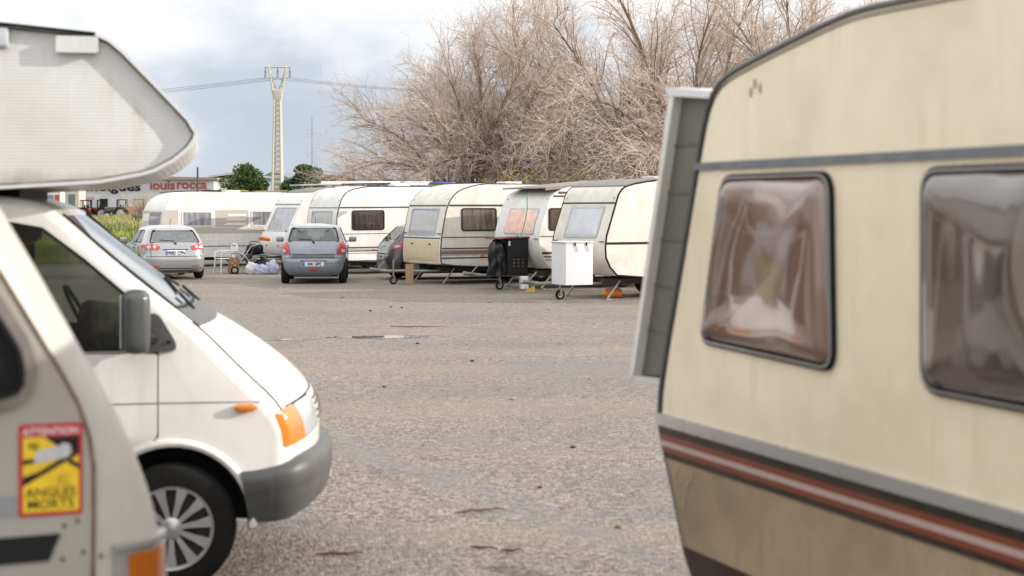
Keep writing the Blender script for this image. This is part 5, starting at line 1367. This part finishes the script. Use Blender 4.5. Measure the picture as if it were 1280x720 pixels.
tube(bm, [(-.92, 0, zh), (.92, 0, zh)], .06, 6); obj('yoke', bm, pm, pyl)
ins_x = (-.88, 0, .88)
for x in ins_x:
    bm = nb(); tube(bm, [(x, 0, zh), (x, 0, zh - .35)], .03, 5)
    for z in (.2, .3, .4, .5, .6): lathe(bm, [(.001, -.02), (.09, -.02), (.09, .02), (.001, .02)], 10, Matrix.Translation((x, 0, zh - z - .1)) @ Matrix.Rotation(R(90), 4, 'X'))
    obj('insulator', bm, M['greystripe'], pyl)
wa, wb = P(-420, 150), P(900, 170)
for i, x in enumerate(ins_x):
    bm = nb(); s0 = Vector((px_ + x, py_, gz - .3 + zh - .75))
    for e, sag in ((Vector((wa[0], wa[1], 12.9 - .35 * i)), 1.5), (Vector((wb[0], wb[1], 16.2 + .1 * i)), 1.6)):
        tube(bm, [s0.lerp(e, j / 24) - Vector((0, 0, 4 * sag * (j / 24) * (1 - j / 24))) for j in range(25)], .015, 5)
    tag(obj('power_cable', bm, M['greystripe'], None), 'thin overhead cable strung from the arm of the pylon', 'cable', 'overhead cables')

# farm machines by the warehouse
def tractor(px, Y, col, label, rz, s=1.0):
    x, y, _ = P(px, Y); r = thing('tractor', label, 'tractor', (x, y, terr(x, y)), rz, 'farm machines in front of the warehouse'); r.scale = (s, s, s)
    bm = nb(); box(bm, (.7, 0, 1.0), (1.3, .7, .6), None, .1); box(bm, (-.4, 0, .95), (.9, .9, .5), None, .08); obj('bodywork', bm, col, r)
    bm = nb(); box(bm, (-.4, 0, 2.05), (1.0, 1.0, .08), None, .03)
    for a_ in (-.85, .05):
        for b_ in (-.45, .45): tube(bm, [(a_, b_, 1.1), (a_, b_, 2.05)], .04, 6)
    obj('cab_frame', bm, M['rub_black'], r)
    bm = nb(); box(bm, (-.6, 0, 1.3), (.1, .5, .5), None, .04); box(bm, (-.45, 0, 1.1), (.4, .5, .12), None, .04); obj('seat', bm, M['rub_black'], r)
    for s_ in (-1, 1): wheel(r, (-.5, s_ * .75, .65), .65, .35, s_); wheel(r, (1.1, s_ * .65, .40), .40, .25, s_)
redp = paint('faded red machine paint', (.38, .03, .03), .5)
tractor(103, 106, redp, 'red tractor furthest left by the warehouse wall', 170, .62)
tractor(113, 107, redp, 'red tractor just right of the leftmost one by the warehouse', 10, .62)
tractor(132, 107, M['dark_car'], 'dark tractor standing before the dark opening in the warehouse', 20, .62)
tractor(147, 106, M['dark_car'], 'low dark machine between the dark tractor and the brick-red one', 190, .62)
tractor(158, 106, redp, 'brick-red tractor near the end of the banded caravan', 5, .62)
tractor(169, 107, M['dark_car'], 'dark machine furthest right by the warehouse', 185, .62)

# ------------------------------------------------------------------ vegetation
class Raw:
    def __init__(s): s.v = []; s.f = []; s.mi = []
    def tube(s, pts, rs, n=3):
        base = len(s.v); pu = None; k = len(pts)
        for i, p in enumerate(pts):
            d = (pts[min(i + 1, k - 1)] - pts[max(i - 1, 0)])
            d = d.normalized() if d.length > 1e-9 else Vector((0, 0, 1))
            if pu is None: u, v_ = frame_of(d)
            else:
                u = pu - d * pu.dot(d)
                u = u.normalized() if u.length > 1e-6 else frame_of(d)[0]
                v_ = d.cross(u)
            pu = u
            for j in range(n):
                t = 2 * math.pi * j / n; s.v.append(p + (u * math.cos(t) + v_ * math.sin(t)) * rs[i])
        for i in range(k - 1):
            a_ = base + i * n
            for j in range(n): s.f.append((a_ + j, a_ + (j + 1) % n, a_ + n + (j + 1) % n, a_ + n + j))
    def leaf(s, p, d, w, l, rn):
        u, v_ = frame_of(d); a_ = rn.uniform(0, 6.28); x = (u * math.cos(a_) + v_ * math.sin(a_)) * w
        b_ = len(s.v); s.v += [p - x * .3, p + d * l * .5 - x, p + d * l, p + d * l * .5 + x]; s.f.append((b_, b_ + 1, b_ + 2, b_ + 3))
    def build(s, name, mat, parent=None):
        me = bpy.data.meshes.new(name); me.from_pydata([tuple(v) for v in s.v], [], s.f); me.update(); me.materials.append(mat)
        o = bpy.data.objects.new(name, me); COL.objects.link(o)
        if parent is not None: o.parent = parent
        return o

bark = paint('grey brown bark', (.20, .15, .115), .9, grime=(.10, .075, .055), amt=.5, fine=30)
twigm = bpy.data.materials.new('pale pinkish twigs'); nt, b = nodes(twigm); v = coords(nt)
L(nt, ramp(nt, noise(nt, v, 2.5, 5, .7), [(.35, (.38, .29, .235)), (.5, (.58, .47, .395)), (.68, (.76, .65, .57))]), b.inputs['Base Color']); b.inputs['Roughness'].default_value = .8

barkl = paint('light branch bark', (.30, .225, .175), .9, grime=(.14, .10, .075), amt=.5)
def bare_tree(x, y, label, seed, lean=(0, 0), H=9.0, spread=1.0, limbs=12, dens=1.0, elmin=22):
    rn = random.Random(seed); root = thing('bare_tree', label, 'tree', (x, y, 0), 0, 'bare trees behind the caravans')
    tr, br, tw = Raw(), Raw(), Raw()
    def jit(a_): return Vector((rn.uniform(-a_, a_), rn.uniform(-a_, a_), rn.uniform(-a_, a_)))
    def grow(p, d, ln, r0, r1, n, bend, wander):
        pts = [p.copy()]; rs = [r0]; dd = d.normalized(); stp = ln / n
        for i in range(n):
            dd = (dd + jit(wander) + Vector((0, 0, bend * (i / n)))).normalized(); p = p + dd * stp
            if p.z < .3: p.z = .3
            pts.append(p.copy()); rs.append(r0 + (r1 - r0) * (i + 1) / n)
        return pts, rs
    # short trunk
    base, rs = grow(Vector((0, 0, -.1)), Vector((lean[0] * .3, lean[1] * .3, 1)), 1.5, .34, .26, 5, 0, .10); tr.tube(base, rs, 10)
    top = base[-1]
    for i in range(limbs):
        az = 2 * math.pi * (i + rn.uniform(-.3, .3)) / limbs; el = R(rn.uniform(elmin, 78))
        d = Vector((math.cos(az) * math.cos(el) * spread + lean[0], math.sin(az) * math.cos(el) * .8 + lean[1], math.sin(el)))
        ln = H * rn.uniform(.74, 1.0) * (.86 + .18 * math.sin(el))
        p1, r1_ = grow(top - Vector((0, 0, rn.uniform(0, .7))), d, ln, rn.uniform(.09, .17), .020, 14, -.20 * math.cos(el) - .03, .085)
        tr.tube(p1, r1_, 7)
        for j in range(4, 15):
            for q_ in range(1 if j < 6 else 2):
                k = min(j, 14); f = k / 14
                dm_ = (p1[k] - p1[k - 1]).normalized(); side_ = (dm_.cross(jit(1).normalized())).normalized()
                d2 = dm_ * rn.uniform(.8, 1.2) + side_ * rn.uniform(.35, .75) + Vector((0, 0, .22))
                l2 = H * rn.uniform(.22, .42) * (1.15 - .5 * f)
                p2, r2 = grow(p1[k], d2, l2, max(.015, r1_[k] * .5), .0075, 8, -.15, .13); br.tube(p2, r2, 4)
                for a_ in range(1, 9):
                    for b2 in range(2 if rn.random() < dens * .95 else 1):
                        dm2 = (p2[a_] - p2[a_ - 1]).normalized(); s2 = dm2.cross(jit(1).normalized()).normalized()
                        d3 = dm2 * rn.uniform(.6, 1.1) + s2 * rn.uniform(.4, .8) + Vector((0, 0, rn.uniform(-.05, .3)))
                        l3 = rn.uniform(.5, 1.2); p3, r3 = grow(p2[a_], d3, l3, .0080, .0045, 5, -.13, .19); tw.tube(p3, r3, 3)
                        for c_ in (1, 2, 3, 4, 5):
                            if rn.random() > .62 * dens: continue
                            dm3 = (p3[c_] - p3[c_ - 1]).normalized(); s3 = dm3.cross(jit(1).normalized()).normalized()
                            p4, r4 = grow(p3[c_], dm3 * .8 + s3 * .7 + Vector((0, 0, .15)), rn.uniform(.2, .55), .0060, .0038, 3, -.08, .22); tw.tube(p4, r4, 3)
    tr.build('trunk', bark, root); br.build('branches', barkl, root); tw.build('twigs', twigm, root); return root
bare_tree(*P(600, 60)[:2], 'leftmost bare tree with arching pinkish twigs behind the caravans', 11, (-.12, 0), 6.7, 1.3, 26, .85, 8)
bare_tree(*P(712, 62)[:2], 'middle bare tree, tall and dense, behind the maroon-striped caravan', 23, (.0, 0), 8.7, 1.15, 25, .9, 10)
bare_tree(*P(868, 60)[:2], 'bare tree behind the window guard of the near cream caravan', 37, (-.05, 0), 10.0, 1.15, 24, .9, 12)
bare_tree(*P(1010, 63)[:2], 'rightmost bare tree rising above the near cream caravan roof', 41, (0, 0), 10.6, 1.0, 14)

bare_tree(*P(795, 64)[:2], 'bare tree between the dense middle one and the one behind the window guard', 52, (0, 0), 9.6, 1.1, 22, .85, 15)

# dry scrub under the trees
rn = random.Random(5); rw = Raw()
for i in range(5200):
    x = rn.uniform(-6.5, 16); y = rn.uniform(57.5, 64); h = rn.uniform(.8, 3.1) * (1.0 if x > 2.5 else .45 + .55 * max(0, (x + 1) / 3.5))
    p = Vector((x, y, -.05)); d = Vector((rn.uniform(-.6, .6), rn.uniform(-.5, .5), 1)).normalized(); pts = [p]; n_ = 4
    for k in range(n_):
        d = (d + Vector((rn.uniform(-.35, .35), rn.uniform(-.3, .3), -.12 * k))).normalized(); pts.append(pts[-1] + d * h / n_)
    r_ = rn.uniform(.008, .018); rw.tube(pts, [r_, r_ * .9, r_ * .8, r_ * .7, r_ * .5], 3)
    if rn.random() < .5:
        q_ = pts[2]; d2 = Vector((rn.uniform(-1, 1), rn.uniform(-1, 1), .4)).normalized(); rw.tube([q_, q_ + d2 * h * .2, q_ + d2 * h * .32 - Vector((0, 0, .1))], [r_ * .7, r_ * .5, r_ * .4], 3)
scm = bpy.data.materials.new('dry straw stems'); nt, b = nodes(scm); v = coords(nt)
L(nt, ramp(nt, noise(nt, v, 1.6, 5, .7), [(.35, (.22, .155, .11)), (.5, (.42, .32, .23)), (.66, (.62, .50, .38))]), b.inputs['Base Color']); b.inputs['Roughness'].default_value = .9
struct(rw.build('dry_undergrowth', scm), 'stuff')
# earth bank behind the scrub
# yellow flowering shrubs
def leafcloud(rw, c, rad, n, w, l, rn, up=.4):
    for _ in range(n):
        d = Vector((rn.gauss(0, 1), rn.gauss(0, 1), rn.gauss(0, 1))).normalized(); p = c + Vector((d.x * rad[0], d.y * rad[1], d.z * rad[2])) * rn.uniform(.55, 1.0) ** .6
        rw.leaf(p, (d + Vector((rn.uniform(-.6, .6), rn.uniform(-.6, .6), up + rn.uniform(-.5, .5)))).normalized(), w * rn.uniform(.6, 1.3), l * rn.uniform(.6, 1.3), rn)
def leafmat(name, c1, c2, c3, sc=.9):
    m = bpy.data.materials.new(name); nt, b = nodes(m); v = coords(nt)
    L(nt, ramp(nt, noise(nt, v, sc, 5, .7), [(.34, c1), (.5, c2), (.66, c3)]), b.inputs['Base Color']); b.inputs['Roughness'].default_value = .65
    return m
yel = leafmat('yellow green leaves', (.16, .17, .03), (.42, .36, .04), (.65, .52, .05), 2)
for (px, Y, z, lb, sd0) in ((617, 58.2, 3.05, 'small shrub with yellow leaves below the leftmost bare tree', 1), (650, 57.6, 3.15, 'yellow-leaved shrub behind the net-curtained caravan roof', 2), (712, 57.3, 3.25, 'bright yellow-leaved shrub behind the maroon-striped caravan', 3), (770, 57.3, 3.3, 'yellow-leaved shrub beside the near caravan window guard', 4), (566, 57.6, 2.9, 'yellow-leaved shrub left of the other yellow shrubs, half hidden by twigs', 5)):
    x, y, _ = P(px, Y); rt = thing('flowering_shrub', lb, 'shrub', (x, y, 0), 0, 'yellow shrubs under the bare trees'); rn = random.Random(sd0 + 50); rw = Raw(); st_ = Raw()
    for k in range(9):
        c_ = Vector((rn.uniform(-.7, .7), rn.uniform(-.3, .3), z - rn.uniform(0, 1.0))); st_.tube([Vector((c_.x * .2, 0, 0)), Vector((c_.x * .6, c_.y, z * .5)), c_], [.03, .02, .01], 4)
        leafcloud(rw, c_, (.22, .2, .16), 16, .045, .12, rn)
    st_.build('stems', bark, rt); rw.build('foliage', yel, rt)
# green trees in the distance
grn = leafmat('dark green leaves', (.030, .055, .014), (.060, .105, .025), (.12, .17, .045), 1.1)
def green_tree(px0, px1, Y, ytop, label, seed, mat):
    rn = random.Random(seed); x0, x1 = (px0 - 640) / 2000 * Y, (px1 - 640) / 2000 * Y; cx, w = (x0 + x1) / 2, (x1 - x0) / 2
    g0 = terr(cx, Y); zt = 1.93 - (ytop - 260) * Y / 2000; rt = thing('green_tree', label, 'tree', (cx, Y, g0), 0); h = zt - g0
    t = Raw(); t.tube([Vector((0, 0, -.2)), Vector((.05, 0, h * .35)), Vector((0, 0, h * .6))], [.22, .17, .1], 8); rw = Raw()
    for k in range(60):
        a_ = rn.uniform(0, 6.28); q_ = rn.uniform(.1, .95); zf_ = rn.uniform(.15, .95); env = math.sin(min(1, (1.04 - zf_) * 1.7) * math.pi / 2)
        c_ = Vector((math.cos(a_) * w * q_ * env, math.sin(a_) * w * q_ * env, h * zf_)); s_ = rn.uniform(.28, .55) * w / 1.9
        t.tube([Vector((0, 0, h * .3)), c_ * .5 + Vector((0, 0, h * .22)), c_], [.08, .05, .02], 4)
        leafcloud(rw, c_, (s_ * 1.15, s_ * 1.1, s_ * .85), 220, .055, .17, rn)
    t.build('trunk', bark, rt); rw.build('crown', mat, rt)
green_tree(277, 340, 98, 207, 'round green tree left of the pylon, behind the banded caravan', 3, grn)
green_tree(349, 421, 100, 210, 'round green tree right of the pylon', 8, grn)
# small bare bush by the end of the banded caravan
rt = thing('bare_bush', 'small grey bare bush against the warehouse wall beside the banded caravan', 'shrub', P(178, 92, terr(-21, 92)), 0); rn = random.Random(2); rw = Raw()
for k in range(260):
    d = Vector((rn.gauss(0, .6), rn.gauss(0, .6), 1)).normalized(); p = Vector((0, 0, 0)); pts = [p]
    for j in range(5): d = (d + Vector((rn.uniform(-.3, .3), rn.uniform(-.3, .3), 0))).normalized(); pts.append(pts[-1] + d * rn.uniform(.25, .42))
    rw.tube(pts, [.016, .014, .011, .008, .006, .004], 3)
rw.build('twigs', scm, rt)
# far treeline to close the horizon behind the bare trees and at the sides
far = leafmat('far scrub', (.07, .075, .045), (.13, .12, .075), (.20, .17, .11), .3)
rw = Raw(); rn = random.Random(77)
for k in range(900):
    x = rn.uniform(-160, 170); y = rn.uniform(205, 240); z0 = terr(x, y)
    if -60 < x < -20: z0 -= .6
    leafcloud(rw, Vector((x, y, z0 + rn.uniform(.2, 1.6))), (2.2, 1.5, 1.1), 26, .35, .8, rn)
struct(rw.build('far_vegetation', far), 'stuff')

# field grass
def blades(name, mat, n, area_, hmin, hmax, w, seed):
    rn = random.Random(seed); rw = Raw()
    cs = [(rn.random(), rn.random(), rn.uniform(.5, 1.4)) for _ in range(220)]
    for i in range(n):
        y = area_[2] + (area_[3] - area_[2]) * rn.random() ** 1.3; x = rn.uniform(area_[0] * y / 100, area_[1] * y / 100)
        if -14.5 < x < 62 and y < 60.5 and not x < -14.5: continue
        tall = .45 + .9 * max(0, math.sin(x * .9 + math.sin(y * .5) * 2) * math.sin(y * .33 + x * .2)) 
        h = rn.uniform(hmin, hmax) * tall; p = Vector((x, y, terr(x, y) - .03)); a_ = rn.uniform(0, 6.28)
        ww = w * rn.uniform(.6, 1.4); dx, dy = math.cos(a_) * ww, math.sin(a_) * ww; lx, ly = rn.uniform(-.3, .3) * h, rn.uniform(-.3, .3) * h
        b_ = len(rw.v); rw.v += [p + Vector((-dx, -dy, 0)), p + Vector((dx, dy, 0)), p + Vector((dx * .6 + lx * .4, dy * .6 + ly * .4, h * .6)), p + Vector((lx, ly, h)), p + Vector((-dx * .6 + lx * .4, -dy * .6 + ly * .4, h * .6))]
        rw.f.append((b_, b_ + 1, b_ + 2, b_ + 3, b_ + 4))
    struct(rw.build(name, mat), 'stuff')
g1 = leafmat('meadow green', (.10, .15, .030), (.20, .25, .055), (.40, .38, .10), .35)
g2 = leafmat('dry meadow grass', (.30, .24, .12), (.46, .38, .20), (.58, .48, .28), .6)
g3 = leafmat('yellow meadow flowers', (.35, .33, .04), (.55, .48, .05), (.70, .60, .08), 1.2)
blades('field_grass', g1, 60000, (-36, -12, 55, 104), .22, .50, .03, 1)
blades('dry_grass', g2, 26000, (-36, -12, 84, 105), .25, .50, .03, 2)
blades('meadow_flowers', g3, 9000, (-36, -14, 55, 80), .25, .5, .025, 3)
rn = random.Random(6); rw = Raw()
for i in range(9000):
    y = rn.uniform(26, 46); x = rn.uniform(-19, -13.4 if y < 38 else -15.2); h = rn.uniform(.06, .22); p = Vector((x, y, -.03)); a_ = rn.uniform(0, 6.28); w = .012
    b_ = len(rw.v); lx, ly = rn.uniform(-.4, .4) * h, rn.uniform(-.4, .4) * h
    rw.v += [p + Vector((-math.cos(a_) * w, -math.sin(a_) * w, 0)), p + Vector((math.cos(a_) * w, math.sin(a_) * w, 0)), p + Vector((lx, ly, h))]; rw.f.append((b_, b_ + 1, b_ + 2))
struct(rw.build('verge_grass', g1), 'stuff')

# loose stones, sticks and leaves on the lot
stm = paint('pale stone', (.30, .26, .22), .9, amt=.4)
rn = random.Random(14)
def stone(x, y, s, label, mat=stm, grp='loose stones on the lot'):
    bm = nb(); bmesh.ops.create_icosphere(bm, subdivisions=2, radius=s)
    for v_ in bm.verts: v_.co *= 1 + rn.uniform(-.18, .18); v_.co.z = v_.co.z * .6
    o = obj('stone', bm, mat, None, 30); o.location = (x, y, s * .35); tag(o, label, 'stone', grp)
xx, yy, _ = P(773, 9.65); stone(xx, yy, .022, 'reddish brown stone alone on the asphalt, nearest the cream caravan', paint('brown stone', (.26, .14, .08), .9))
dk = M['blackplastic']
for px, py in ((502, 385), (489, 384), (463, 389), (687, 387), (480, 484), (737, 474), (522, 430), (612, 378), (428, 372), (560, 540), (716, 560), (640, 500), (675, 610), (590, 452), (700, 430)):
    Y = 3860 / (py - 260); xx = (px - 640) / 2000 * Y; stone(xx, Y, rn.uniform(.010, .016) * (1 + Y / 22), 'small dark pebble lying loose on the asphalt', dk if rn.random() < .6 else stm)
stick = paint('dark wet wood', (.10, .055, .035), .8)
for px, py, ln, rz, lb in ((425, 694, .26, 4, 'dark broken stick on the asphalt nearest the white motorhome bumper'), (605, 687, .16, -10, 'thin reddish twig on the asphalt at the bottom centre'), (640, 690, .12, 12, 'short reddish twig right beside the thin one at the bottom'), (523, 409, .9, 3, 'thin reddish stick beyond the puddle'), (600, 640, .35, 25, 'long thin dark twig in the middle of the wet patch')):
    Y = 3860 / (py - 260); xx = (px - 640) / 2000 * Y; bm = nb(); pts = [(-ln / 2 + ln * k / 6, rn.uniform(-.03, .03) * ln, .008 + rn.uniform(0, .006)) for k in range(7)]
    tube(bm, pts, [.004, .007, .008, .007, .006, .005, .003], 6); tube(bm, [pts[3], (pts[3][0] + ln * .12, ln * .10, .012)], [.004, .002], 5)
    o = obj('stick', bm, stick, None); o.location = (xx, Y, .002); o.rotation_euler = (0, 0, R(rz)); tag(o, lb, 'stick', 'sticks on the lot')
